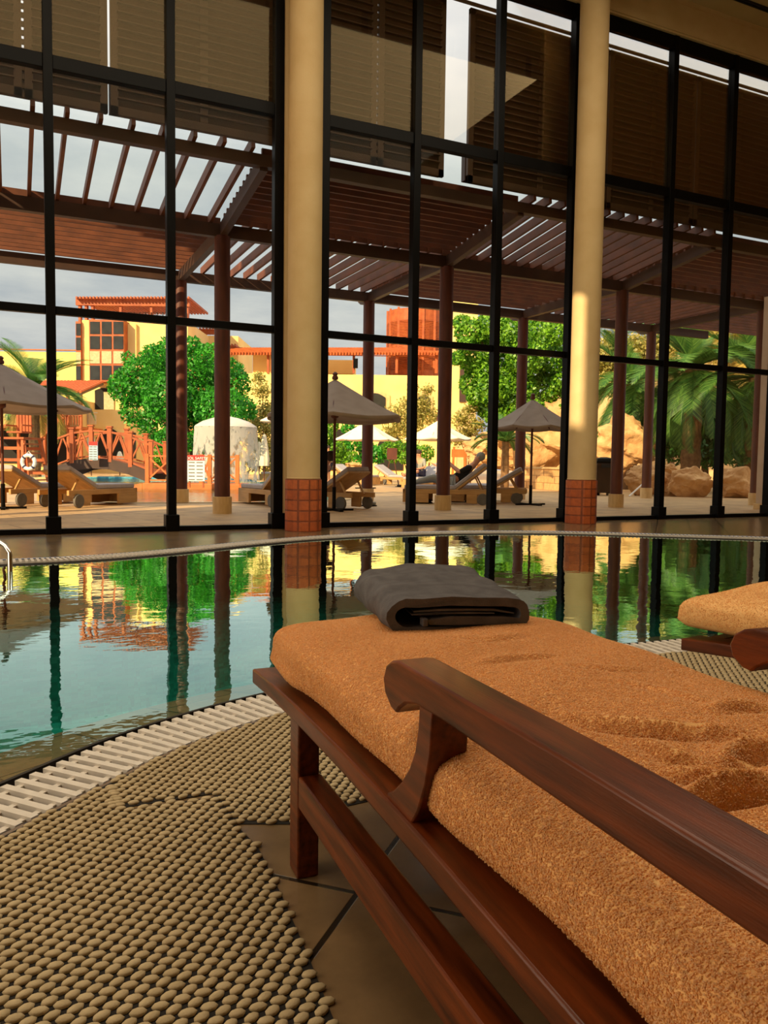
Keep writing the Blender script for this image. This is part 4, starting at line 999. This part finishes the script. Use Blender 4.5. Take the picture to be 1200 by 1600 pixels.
# palms
g0 = AD(54, 700, 36); palm('date palm in front of the lime yellow building at the left', (g0.x, g0.y, 0), AD(50, 608, 36).z, 44, 3.1, 'green', .22, seed=4, el=(-.55, 1.3), dry=6)
g0 = AD(712, 735, 27); 
g0 = AD(790, 690, 26); palm('small bright palm under the taupe parasol on the rocks', (g0.x, g0.y, 0), AD(790, 690, 26).z, 18, 1.5, 'green', .12, seed=6, el=(.1, 1.3))
g0 = AD(1080, 690, 26); palm('big dark green palm seen through the right window', (g0.x, g0.y, 0), AD(1080, 575, 26).z, 54, 3.3, 'green', .28, seed=8, el=(-1.1, 1.25))
g0 = AD(985, 690, 29); palm('pale green palm behind the right bay pergola post', (g0.x, g0.y, 0), AD(985, 600, 29).z, 48, 2.9, 'green', .24, seed=11, el=(-1.0, 1.25))
g0 = AD(1178, 690, 25.5); palm('dark palm at the right frame edge', (g0.x, g0.y, 0), AD(1172, 590, 25.5).z, 46, 3.0, 'green', .24, seed=15, el=(-1.1, 1.25))
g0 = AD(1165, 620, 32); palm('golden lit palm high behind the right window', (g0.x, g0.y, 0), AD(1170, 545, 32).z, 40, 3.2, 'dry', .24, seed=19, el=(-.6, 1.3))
b = img_blobs([(960, 540, 22), (1000, 545, 24), (1040, 540, 24), (1090, 540, 22), (1130, 545, 24), (940, 560, 20), (1180, 560, 22), (1060, 520, 14), (1095, 516, 11), (960, 575, 24), (1000, 580, 24), (980, 610, 20), (950, 600, 18), (1150, 575, 20), (1030, 570, 20), (1190, 540, 18), (1120, 520, 14)], 36, 1, 12); g0 = AD(1050, 600, 36)
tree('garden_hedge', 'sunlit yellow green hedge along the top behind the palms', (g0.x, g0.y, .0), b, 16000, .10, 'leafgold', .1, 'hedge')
b = img_blobs([(1050, 660, 34), (1090, 670, 36), (1130, 650, 34), (1170, 660, 34), (1070, 700, 26), (1110, 705, 26), (1150, 700, 26), (1185, 700, 24), (1040, 700, 18), (1100, 630, 26), (1010, 640, 18), (990, 660, 14), (1200, 640, 30), (1050, 620, 24)], 30, .8, 13); g0 = AD(1100, 740, 30)
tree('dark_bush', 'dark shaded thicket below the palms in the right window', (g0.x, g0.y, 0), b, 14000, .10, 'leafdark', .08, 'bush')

# ------------------------------------------------------------------ rocks, low wall, bin
def rock(label, px, py, Dd, rx, rz_, depth=1.0, seed=1, name='boulder', sub=5, amp=.2, floor=True, group='sandstone boulders', m='rock'):
    p = AD(px, py, Dd); r_x = rx/FPX*Dd; r_z = rz_/FPX*Dd
    z0 = 0 if floor else p.z-r_z
    bm = bmesh.new(); bmesh.ops.create_icosphere(bm, subdivisions=sub, radius=1); rg = np.random.default_rng(seed)
    dirs = rg.normal(size=(16, 3)); dirs /= np.linalg.norm(dirs, axis=1)[:, None]; cut = rg.uniform(.62, .95, 16)
    ph = rg.uniform(0, 6, 6)
    for v in bm.verts:
        n = np.array(v.co); k = 1.0
        for d_, c_ in zip(dirs, cut):
            q = n@d_
            if q*k > c_: k = c_/q
        k *= 1+amp*.35*math.sin(n[0]*5+ph[0])*math.sin(n[1]*4+ph[1])+amp*.25*math.sin(n[2]*9+ph[2]+n[0]*3)
        q_ = Vector(n)*1.7+Vector((seed*3.1, seed, 0)); k *= 1+.16*noise.fractal(q_, .9, 2.1, 5)+.05*noise.fractal(q_*4.5, .8, 2.2, 4)
        v.co = Vector((n[0]*r_x*k, n[1]*r_x*depth*k, n[2]*r_z*k))
    me = bpy.data.meshes.new(name); bm.to_mesh(me); bm.free()
    o = link(name, me, MT[m], None, 40); o.location = (p.x, p.y, p.z); o.rotation_euler = (0, 0, -YAW)
    tag(o, label, 'rock', group); return o
rock('large tan boulder at the terrace edge, middle of the right window', 1078, 752, 22.4, 36, 30, .6, 2)
rock('wide tan boulder beside the stone pillar at right', 1150, 754, 22.1, 38, 28, .6, 3)
rock('small round rock on top of the dark boulder in the right window', 1046, 732, 22.5, 12, 8, .8, 4, floor=False)
rock('dark shaded boulder right of the litter bin', 1005, 752, 22.9, 36, 26, .5, 5)
rock('dark boulder between the right bay pergola posts', 1046, 756, 22.9, 20, 24, .7, 6)
rock('flat pale rock at the right frame edge by the pillar', 1186, 744, 22.6, 18, 22, .6, 7)
rock('tall sunlit sandstone outcrop right of the column', 975, 695, 27.0, 62, 46, .6, 8, amp=.35)
rock('sunlit sandstone outcrop rising behind the right taupe parasol', 862, 680, 30.5, 62, 60, .6, 9, amp=.35)
rock('broad sunlit sandstone slope left of the right taupe parasol', 800, 706, 32.0, 70, 34, .6, 10, amp=.3)
rock('brown sandstone boulder behind the middle mullion', 748, 700, 29.5, 28, 16, .8, 11)
rock('small angular orange boulder beside the brown one', 742, 722, 29.0, 12, 11, .8, 12)
rock('low ochre rock behind the far sunbathers', 560, 728, 34, 22, 8, .8, 13)
def lowwall():
    r = empty('garden_wall', (0, 0, 0)); tag(r, 'low rubble stone garden wall below the sunlit outcrop', 'garden wall')
    a = G(812, 761); b = G(930, 772); m = MB(); a.z = b.z = .36; a = a.lerp(b, -.02)
    m.bar(a, b, .35, .72); m.build('rubble', tiles('rubble stone wall', .42, (214, 166, 108), (232, 186, 128), (170, 128, 84), h=.24, offset=.4, plane='XZ', rough=.9, bump=1, rot=0), r)
    MB().bar(a+Vector((0, 0, .39)), b+Vector((0, 0, .39)), .42, .07).build('coping', MT['stone'], r)
lowwall()
def bin_():
    p = AD(940, 772, 24.0); p = G(942, 774); r = empty('litter_bin', (p.x, p.y, 0), -YAW); tag(r, 'dark litter bin beside the right bay pergola post', 'litter bin')
    MB().prism([(-.27, -.27, .08), (.27, -.27, .08), (.30, .3, .08), (-.30, .3, .08)], (0, 0, .85)).build('body', MT['black2'], r, bevel=.02)
    MB().lathe([(.38, .93), (.40, .97), (.34, 1.06), (.1, 1.1)], n=4, phase=PI/4).build('lid', MT['black'], r, bevel=.01)
    for s in (-1, 1): MB().bb(s*.2-.05, s*.2+.05, -.2, .2, 0, .08).build('foot', MT['black'], r)
    MB().bb(-.14, .14, -.30, -.27, .8, .9).build('slot', MT['dark'], r)
bin_()
q0 = G(983, 776); q1 = AD(1008, 753, q0.dot(CF)+.2)  # white rod added in place of a glint on the window glass
tag(MB().tube([q0+Vector((0, 0, .01)), q1], .025, 8).build('glint_rod', MT['signwhite']), 'white rod drawn for a glint streak by the right bay pergola posts', 'pole')

# ------------------------------------------------------------------ buildings across the garden
class Bd:
    """a building facing the camera side of the garden: local x along its front, z up; front face at local y=0"""
    def __init__(s, name, label, px, Dd, cat='building', turn=0.0):
        p = AD(px, 718, Dd); s.D = Dd; s.o = Vector((p.x, p.y, 0)); s.r = empty(name, s.o, -YAW); tag(s.r, label, cat); s.ox = p.dot(CR)
    def pt(s, px, py, dy=0.0):
        p = AD(px, py, s.D+dy); return Vector((p.dot(CR)-s.ox, dy, p.z))
    def rect(s, mb, px0, py0, px1, py1, dy0, dy1, zmin=None):
        a = s.pt(px0, py0, dy0); b = s.pt(px1, py1, dy0); zb = b.z if zmin is None else zmin
        return mb.bb(a.x, b.x, dy0, dy1, zb, a.z)
    def arch(s, px0, py0, px1, py1, dy0, dy1, rise=.25):
        a = s.pt(px0, py0, dy0); b = s.pt(px1, py1, dy0); w = b.x-a.x; hz = (a.z-b.z)*rise; pts = [(a.x, dy0, b.z), (b.x, dy0, b.z)]
        for k in range(9):
            f = k/8; pts.append((b.x-w*f, dy0, a.z-hz+hz*math.sin(PI*f)))
        return MB().prism(pts, (0, dy1-dy0, 0))
# tower with the glazed bay
T = Bd('bay_tower', 'yellow rendered tower with glazed red bay window and roof pergola', 200, 50)
m = MB(); T.rect(m, 128, 500, 294, 730, 0, 6, 0); m.build('wall', MT['wallyellow'], T.r)
m = MB(); T.rect(m, 196, 506, 214, 730, -.25, 0, 0); T.rect(m, 138, 640, 192, 668, -1.3, 0); m.build('balcony', MT['wallyellow'], T.r)
def glazed_bay(px0, px1, py0, py1, rows, cols, d0, dep):
    m = MB(); T.rect(m, px0, py0, px1, py1, d0, d0+dep); b = m.build('bay_window', MT['red'], T.r)
    hs = [py0+(py1-py0)*f for f in rows]
    for i in range(len(rows)-1):
        for j in range(cols):
            w = (px1-px0)/cols; x0 = px0+w*j+w*.08; x1 = px0+w*(j+1)-w*.08
            mm = MB(); T.rect(mm, x0, hs[i]+1.6, x1, hs[i+1]-1.6, d0-.03, d0+.01); mm.build('pane', MT['curtain'] if i == 2 else MT['darkpane'], b)
glazed_bay(139, 194, 499, 597, [.02, .25, .49, .72, .98], 3, -1.0, 1.0)
glazed_bay(118, 127, 502, 597, [.02, .25, .49, .72, .98], 1, -.2, 2.0)
T.arch(148, 606, 176, 640, -.06, .05, .12).build('loggia', MT['dark'], T.r)  # near-black slab painted as the shade inside the loggia
m = MB(); T.rect(m, 162, 612, 178, 640, -.1, -.05); m.build('curtain', MT['curtain'], T.r)
m = MB()
for k in range(9): T.rect(m, 134+k*1.9, 645+k*.4, 134.6+k*1.9, 663, -1.5, -1.45)
T.rect(m, 133, 644, 152, 645.5, -1.5, -1.45); m.build('balustrade', MT['signwhite'], T.r)
T.arch(150, 669, 192, 730, -1.36, -1.28, .25).build('ground_arch', MT['dark'], T.r)  # dark slab on the wall, colour stands for the archway's shade
m = MB(); T.rect(m, 138, 655, 195, 730, -1.28, -.02, 0); m.build('ground_storey', MT['wallyellow'], T.r)
m = MB(); T.rect(m, 196, 676, 212, 716, -.32, -.24); m.build('window', MT['darkpane'], T.r)
for px in (236, 252): 
    m = MB(); T.rect(m, px, 545, px+11, 575, -.06, .02); w_ = m.build('window', MT['red'], T.r); m = MB(); T.rect(m, px+1.5, 552, px+9.5, 574, -.1, -.05); m.build('pane', MT['darkpane'], w_)
rp = MB()
for px in (122, 132, 142, 186, 234, 290): T.rect(rp, px, 466, px+4, 502, .2, .5); T.rect(rp, px, 466, px+4, 502, 4.2, 4.5)
rp.build('roof_post', MT['red'], T.r)
m = MB(); T.rect(m, 118, 467, 296, 479, .1, .3); T.rect(m, 118, 467, 296, 479, 4.4, 4.6); m.build('roof_lattice', MT['red'], T.r)
m = MB()
for k in range(34): T.rect(m, 118+k*5.3, 463, 120.6+k*5.3, 466.5, -.3, 5)
m.build('roof_slats', MT['red'], T.r)
m = MB(); T.rect(m, 200, 488, 290, 489.5, .1, .15); [T.rect(m, 200+k*9, 488, 201+k*9, 500, .1, .15) for k in range(11)]; m.build('roof_railing', MT['black'], T.r)
# lime yellow building and the red timber stair house at the left
Y_ = Bd('lime_building', 'long lime yellow flat roofed building behind the left palm', 40, 58)
m = MB(); Y_.rect(m, -220, 546, 130, 730, 0, 8, 0); m.build('wall', MT['wallgreen'], Y_.r)
m = MB(); Y_.rect(m, -221, 543, 131, 546.5, -.15, .2); m.build('cornice', MT['orange'], Y_.r)
S_ = Bd('stair_house', 'red timber stair house with tiled canopy behind the lifeguard chair', 90, 44)
m = MB(); S_.rect(m, -60, 622, 126, 730, 3.5, 6, 0); m.build('wall', MT['wallyellow'], S_.r)
a = S_.pt(-60, 611, 0); b = S_.pt(128, 611, 0); c2 = S_.pt(128, 599, 3)
S_r = MB(); S_r.prism([(a.x, 0, a.z-.12), (a.x, 0, a.z), (a.x, 3.4, c2.z+.1), (a.x, 3.4, c2.z-.05)], (b.x-a.x, 0, 0)); S_r.build('canopy', MT['beam'], S_.r)
m = MB()
k = a.x
while k < b.x: m.tube([(k, -.05, a.z+.04), (k, 3.4, c2.z+.14)], .09, 6); k += .2
m.build('roof_tiles', MT['rooftile'], S_.r)
for px in (-20, 25, 66, 103, 123): m = MB(); S_.rect(m, px, 612, px+5, 735, .05, .25, 0); m.build('post', MT['red'], S_.r)
m = MB(); S_.rect(m, -60, 664, 127, 670, .0, 3.4); S_.rect(m, -60, 626, 127, 631, .1, .2); m.build('floor_beam', MT['red'], S_.r)
m = MB(); S_.rect(m, 30, 648, 127, 650, 0, .08)
for k in range(24): S_.rect(m, 30+k*4, 650, 31.2+k*4, 664, 0, .08)
m.build('railing', MT['red'], S_.r)
m = MB(); a = S_.pt(62, 682, -.6); b = S_.pt(98, 650, -.6); m.bar(a, b, .2, .3)
for k in range(8):
    q = a.lerp(b, k/7); m.bb(q.x-.02, q.x+.02, -.62, -.58, q.z, q.z+.85)
m.bar(a+Vector((0, 0, .85)), b+Vector((0, 0, .85)), .06, .06); m.build('stair', MT['red'], S_.r)
m = MB(); S_.rect(m, -60, 672, 120, 725, 3.4, 3.5); m.build('ground_opening', MT['dark'], S_.r)  # dark sheet standing for shade in the open ground floor
# long yellow building in the middle with the roof trellis
Mb = Bd('arched_building', 'long yellow building with arched windows and red roof trellis', 540, 52)
m = MB(); Mb.rect(m, 372, 583, 712, 735, 0, 9, 0); Mb.rect(m, 395, 548, 436, 584, 1, 6); Mb.rect(m, 500, 562, 552, 584, 3, 8); m.build('wall', MT['wallyellow'], Mb.r)
for px0, px1, py0 in ((424, 446, 606), (560, 609, 609), (647, 676, 611), (388, 404, 655)):
    fr = Mb.arch(px0, py0, px1, 650, -.08, .05, .2).build('window_surround', MT['stone'], Mb.r); Mb.arch(px0+(px1-px0)*.2, py0+5, px1-(px1-px0)*.14, 649, -.14, -.07, .2).build('pane', MT['darkpane'], fr)
for px0, px1 in ((512, 548), (590, 630)):
    Mb.arch(px0, 670, px1, 735, -.1, .02, .4).build('ground_arch', MT['dark'], Mb.r)  # solid dark arch shapes, shade of the openings put into colour
m = MB(); Mb.rect(m, 350, 553, 690, 556.5, -.2, 0); Mb.rect(m, 350, 546, 690, 548, 1.6, 1.8); m.build('trellis_beam', MT['red'], Mb.r)
m = MB()
for k in range(72):
    a = Mb.pt(352+k*4.75, 552.5, -.5); b = Mb.pt(282+k*4.75, 545, 2.2); m.bar(a, b, .06, .2)
m.build('trellis_slats', MT['red'], Mb.r)
for px in (417, 423, 551, 618, 680): m = MB(); Mb.rect(m, px, 553, px+3.4, 583, -.1, .1); m.build('trellis_post', MT['red'], Mb.r)
m = MB(); Mb.rect(m, 552, 560, 559, 575, -.35, -.15); m.build('lantern', MT['black'], Mb.r)
# rear wing seen through the left bay's second pergola
Rw = Bd('rear_wing', 'pale yellow wing with roof trellis between tower and column', 330, 56)
m = MB(); Rw.rect(m, 290, 524, 372, 735, 0, 6, 0); m.build('wall', MT['wallyellow'], Rw.r)
m = MB(); Rw.rect(m, 290, 514, 336, 522, 0, .3); Rw.rect(m, 290, 541, 372, 544, -1, -.8); [Rw.rect(m, 291+k*5, 537, 293+k*5, 541, -1.3, 1) for k in range(16)]; [Rw.rect(m, 291+k*5, 512, 293+k*5, 515, -.3, 2) for k in range(9)]; Rw.rect(m, 308, 514, 311, 524, 0, .3); m.build('roof_trellis', MT['red'], Rw.r)
# red lattice drum
Lt = Bd('lattice_tower', 'round red lattice screened tower on the yellow roof', 648, 54)
c = Lt.pt(648, 583, 3); R_ = 45/FPX*54; zt = Lt.pt(648, 478, 0).z; zb = Lt.pt(648, 583, 0).z
m = MB()
for k in range(14):
    a = 2*PI*k/14; m.bar((R_*math.cos(a), R_+R_*math.sin(a), zb-.3), (R_*math.cos(a), R_+R_*math.sin(a), zt), .16, .16)
m.build('post', MT['red'], Lt.r)
m = MB(); nz = 34
for i in range(nz):
    z = zb+(zt-zb)*.80*i/nz
    if .36 < i/nz < .44: continue
    m.tube([(R_*math.cos(2*PI*k/28), R_+R_*math.sin(2*PI*k/28), z+.05) for k in range(29)], .045, 5, False)
m.build('louvres', MT['red'], Lt.r)
m = MB(); m.lathe([(R_*1.01, zt-(zt-zb)*.2), (R_*1.01, zt-.1)], c=(0, R_, 0), n=28); m.lathe([(R_*1.02, zb-.1), (R_*1.02, zb+.22)], c=(0, R_, 0), n=28); m.lathe([(R_*1.01, zb+(zt-zb)*.36-.1), (R_*1.01, zb+(zt-zb)*.43)], c=(0, R_, 0), n=28); m.build('band', MT['red'], Lt.r)
m = MB(); m.lathe([(R_*.9, zb-.1), (R_*.9, zt-.4)], c=(0, R_, 0), n=24); m.build('core', MT['orange'], Lt.r, 60)
# yellow tower at the right of it
Yt = Bd('corner_tower', 'tall yellow corner tower half covered by ivy', 724, 46)
m = MB(); Yt.rect(m, 708, 430, 742, 735, 0, 4, 0); m.build('wall', MT['wallyellow'], Yt.r)
m = MB(); Yt.rect(m, 719, 560, 728, 628, -.12, 0); m.build('shutter', MT['beam'], Yt.r)
m = MB(); Yt.rect(m, 716, 640, 742, 700, -1.2, 0, 0); m.build('buttress', MT['stone'], Yt.r)
# lit hillside behind the palms
hb = MB(); pts = [(900, 600), (940, 575), (1000, 560), (1080, 552), (1160, 550), (1260, 556), (1360, 600)]
Pp = [AD(x, y, 44) for x, y in pts]
hb.prism([(p.x, p.y, p.z) for p in Pp]+[(Pp[-1].x, Pp[-1].y, 0), (Pp[0].x, Pp[0].y, 0)], (CF.x*14, CF.y*14, 0))
structure(hb.build('hillside', MT['leafgold' if False else 'stone']), 'sunlit sandy hillside behind the palms')

# ------------------------------------------------------------------ people
def body(name, joints, edges, m, parent, root, lvl=2):
    names = list(joints); me = bpy.data.meshes.new(name); me.from_pydata([joints[k][:3] for k in names], [(names.index(a), names.index(b)) for a, b in edges], [])
    o = link(name, me, MT[m], parent); sk = o.modifiers.new('skin', 'SKIN'); sk.use_smooth_shade = True
    for i, k in enumerate(names):
        r = joints[k][3]; me.skin_vertices[0].data[i].radius = (r, r)
    me.skin_vertices[0].data[names.index(root)].use_root = True
    s = o.modifiers.new('sub', 'SUBSURF'); s.levels = lvl; s.render_levels = lvl
    return o
def person(label, loc, rz, pose, shirt, pants, shoes=None, cap=None, scale=1.0, long_sleeve=False, bare_legs=True):
    """pose: joint -> (x, y, z) with y forward, z up"""
    r = empty('person', loc, rz); r.scale = (scale,)*3; tag(r, label, 'person')
    J = dict(pose); e = []
    rad = dict(pelvis=.13, waist=.12, chest=.14, neck=.055, head=.085, crown=.075, shl=.06, shr=.06, ell=.042, elr=.042, wrl=.032, wrr=.032, hnl=.034, hnr=.034, hpl=.09, hpr=.09, knl=.06, knr=.06, anl=.042, anr=.042, tol=.035, tor=.035)
    E = [('pelvis', 'waist'), ('waist', 'chest'), ('chest', 'neck'), ('neck', 'head'), ('head', 'crown'), ('chest', 'shl'), ('chest', 'shr'), ('shl', 'ell'), ('shr', 'elr'), ('ell', 'wrl'), ('elr', 'wrr'), ('wrl', 'hnl'), ('wrr', 'hnr'),
         ('pelvis', 'hpl'), ('pelvis', 'hpr'), ('hpl', 'knl'), ('hpr', 'knr'), ('knl', 'anl'), ('knr', 'anr'), ('anl', 'tol'), ('anr', 'tor')]
    JJ = {k: (*v, rad[k]) for k, v in J.items()}
    for s in 'lr':
        w = Vector(J['wr'+s]); hnd = Vector(J['hn'+s]); d = (hnd-w).normalized(); sd = d.cross(Vector((0, 0, 1)));
        sd = sd.normalized() if sd.length > .1 else Vector((1, 0, 0)); dn = sd.cross(d)
        for k, off in enumerate((-.03, -.01, .01, .03)):
            b = hnd+sd*off+d*.03; t = b+d*(.05-.008*abs(k-1.4))-dn*.02*0; JJ['f%s%d' % (s, k)] = (*b, .009); JJ['g%s%d' % (s, k)] = (*t, .007); E += [('hn'+s, 'f%s%d' % (s, k)), ('f%s%d' % (s, k), 'g%s%d' % (s, k))]
        t = w.lerp(hnd, .6)+sd*(-.05); JJ['t'+s] = (*t, .01); E.append(('wr'+s, 't'+s))
    body('body', JJ, E, 'skin', r, 'pelvis')
    def cl(nm, ks, es, m, gr): body(nm, {k: (*(Vector(J[k]) if not isinstance(k, tuple) else J[k]), rad[k]*gr) for k in ks}, es, m, r, ks[0])
    cl('shirt', ['waist', 'pelvis', 'chest', 'shl', 'shr'] + ['ell', 'elr']*1, [('pelvis', 'waist'), ('waist', 'chest'), ('chest', 'shl'), ('chest', 'shr'), ('shl', 'ell'), ('shr', 'elr')], shirt, 1.13)
    ks = ['pelvis', 'hpl', 'hpr', 'knl', 'knr']; es = [('pelvis', 'hpl'), ('pelvis', 'hpr'), ('hpl', 'knl'), ('hpr', 'knr')]
    if not bare_legs: ks += ['anl', 'anr']; es += [('knl', 'anl'), ('knr', 'anr')]
    cl('trousers' if not bare_legs else 'shorts', ks, es, pants, 1.16)
    h_ = Vector(J['head']); cr = Vector(J['crown']); d = (cr-h_).normalized()
    fwd = Vector((0, 1, 0)) - d*d.y
    if fwd.length < .2: fwd = Vector((0, 0, 1))
    fwd.normalize(); sd = d.cross(fwd)
    c0 = h_.lerp(cr, .5)
    mb = MB(); mb.sphere(c0+d*.035-fwd*.02, .098, 14, 8, (1, 1, 1)); mb.build('hair' if not cap else 'cap', MT[cap or 'hair'], r, 180)
    f = MB(); f.sphere(c0+fwd*.088-d*.01, .016, 8, 6); f.build('nose', MT['skin'], r, 180)
    f = MB(); [f.sphere(c0+fwd*.08+sd*(s*.03)+d*.012, .009, 8, 6) for s in (-1, 1)]; f.build('eyes', MT['dark'], r, 180)
    f = MB(); f.box(c0+fwd*.078-d*.05, (.035, .012, .008)); f.build('mouth', MT['redcap'], r)
    f = MB(); [f.sphere(c0+sd*(s*.088), .02, 8, 6) for s in (-1, 1)]; f.build('ears', MT['skin'], r, 180)
    return r
STAND = dict(pelvis=(0, 0, .92), waist=(0, 0, 1.08), chest=(0, 0, 1.3), neck=(0, .01, 1.46), head=(0, .03, 1.56), crown=(0, .03, 1.66), shl=(-.18, 0, 1.38), shr=(.18, 0, 1.38), ell=(-.24, .02, 1.12), elr=(.24, .04, 1.12),
             wrl=(-.25, .10, .88), wrr=(.22, .2, 1.0), hnl=(-.25, .13, .80), hnr=(.2, .27, 1.02), hpl=(-.09, 0, .86), hpr=(.09, 0, .86), knl=(-.1, .02, .48), knr=(.1, .02, .48), anl=(-.1, 0, .08), anr=(.11, 0, .08), tol=(-.1, .15, .04), tor=(.12, .15, .04))
SIT = dict(pelvis=(0, 0, .14), waist=(0, .0, .3), chest=(0, .03, .52), neck=(0, .05, .67), head=(0, .09, .77), crown=(0, .10, .87), shl=(-.18, .03, .6), shr=(.18, .03, .6), ell=(-.25, .12, .36), elr=(.25, .14, .36),
           wrl=(-.16, .33, .3), wrr=(.16, .35, .32), hnl=(-.12, .41, .3), hnr=(.12, .43, .33), hpl=(-.1, .06, .13), hpr=(.1, .06, .13), knl=(-.13, .46, .22), knr=(.13, .5, .12), anl=(-.12, .86, .07), anr=(.13, .92, .06), tol=(-.12, .90, .18), tor=(.14, .97, .17))
# reclining: y runs toward the feet, head end raised
REC = dict(pelvis=(0, .02, .12), waist=(0, -.1, .22), chest=(0, -.28, .40), neck=(0, -.38, .53), head=(0, -.42, .63), crown=(0, -.47, .72), shl=(-.18, -.30, .46), shr=(.18, -.30, .46), ell=(-.24, -.08, .32), elr=(.24, -.06, .32),
           wrl=(-.12, .12, .45), wrr=(.12, .12, .44), hnl=(-.06, .18, .50), hnr=(.06, .18, .50), hpl=(-.1, .08, .11), hpr=(.1, .08, .11), knl=(-.12, .46, .2), knr=(.12, .5, .14), anl=(-.11, .88, .07), anr=(.12, .92, .06), tol=(-.11, .92, .18), tor=(.13, .97, .17))
def lower(pose, ang):
    c, s = math.cos(ang), math.sin(ang); out = {}
    for k, (x, y, z) in pose.items():
        if k[:2] in ('hp', 'kn', 'an', 'to') or k == 'pelvis': out[k] = (x, y, z)
        else: dy, dz = y-.02, z-.12; out[k] = (x, .02+dy*c-dz*s, .12+dy*s+dz*c)
    return out
def seat_on(name_loc, head, y, z=.37):
    h = Vector((head[0], head[1], 0)).normalized(); return (name_loc[0]+h.x*y, name_loc[1]+h.y*y, z)
def hz(head): return math.atan2(-head[0], head[1])
pb = AD(513, 737, 33); 
person('person in a lime green shirt standing beside the dark bush', (pb.x, pb.y, .0), -YAW+2.2, STAND, 'limeshirt', 'navy', scale=(AD(513, 697, 33).z)/1.72)
rd = person('person in a slate blue shirt reclining with a phone beside the left column', seat_on((5.45, 12.94), (-.42, .91), 1.08), hz((-.42, .91)), lower(REC, .18), 'blueshirt', 'navy')
ph = seat_on((5.45, 12.94), (-.42, .91), 1.08+.15, .37+.53)
tag(MB().box(ph, (.075, .012, .15), rz=hz((-.42, .91))).build('phone', MT['black'], bevel=.004), 'small black phone held by the reclining reader', 'phone')
person('person in pale grey clothes resting on the lounger behind the middle post', seat_on((9.15, 14.05), (-.80, .60), .78), hz((-.8, .6)), lower(REC, .1), 'blackcloth', 'palegrey', bare_legs=False, cap='palegrey')
person('person in a grey shirt sitting on the far lounger, left of the two', seat_on((13.6, 24.6), (-.82, -.57), 1.15), hz((-.82, -.57)), SIT, 'palegrey', 'navy')
person('person in dark shorts sitting close behind the grey shirted guest', seat_on((13.75, 25.1), (-.82, -.57), 1.0), hz((-.82, -.57)), SIT, 'blueshirt', 'navy', scale=1.02)
person('person in a crimson cap lying on the farther lounger', seat_on((15.2, 26.6), (-.9, -.43), .85), hz((-.9, -.43)), REC, 'palegrey', 'blackcloth', cap='redcap')
# small things left on the terrace
def shoe_pair(px, py, label, m):
    p = G(px, py); r = empty('shoe_pair', (p.x, p.y, 0), .6); tag(r, label, 'shoes', 'shoes left under the loungers')
    for s in (-1, 1):
        o = MB().prism([(s*.06-.045, -.13, 0), (s*.06+.045, -.13, 0), (s*.06+.05, .1, 0), (s*.06+.02, .15, 0), (s*.06-.03, .15, 0), (s*.06-.05, .1, 0)], (0, 0, .025)).build('sole', MT['black'], r, bevel=.006)
        MB().prism([(s*.06-.04, -.12, .025), (s*.06+.04, -.12, .025), (s*.06+.042, .08, .025), (s*.06-.042, .08, .025)], (0, 0, .06)).build('upper', MT[m], r, bevel=.02)
shoe_pair(664, 786, 'dark shoes under the foot of the lounger by the middle pergola post', 'blackcloth')
shoe_pair(738, 784, 'grey shoes on the terrace below the resting guest', 'palegrey')
shoe_pair(576, 791, 'pale trainers under the shaded reader lounger', 'palegrey')
shoe_pair(625, 761, 'sandals under the far lounger with two guests', 'blackcloth')
ch_ = AD(612, 742, 31); r = empty('easel_board', (ch_.x, ch_.y, 0), -YAW); tag(r, 'brown easel board standing in front of the green bush', 'easel')
zt = AD(612, 700, 31).z; zm = AD(612, 718, 31).z
MB().bb(-.2, .2, -.02, .02, zm, zt).build('board', MT['perg'], r)
for s in (-1, 1): MB().bar((s*.28, .05, 0), (s*.08, .03, zm), .04, .04).build('leg', MT['perg'], r)
gc = AD(718, 740, 30); r = empty('timber_sign', (gc.x, gc.y, 0), -YAW); tag(r, 'orange timber signpost between the rocks and the middle post', 'signpost')
zt = AD(718, 698, 30).z
for x in (-.28, .22): MB().bar((x, 0, 0), (x*.8, 0, zt), .09, .09).build('post', MT['orange'], r)
MB().bb(-.32, .26, -.04, .03, zt-.4, zt-.1).build('board', MT['orange'], r)
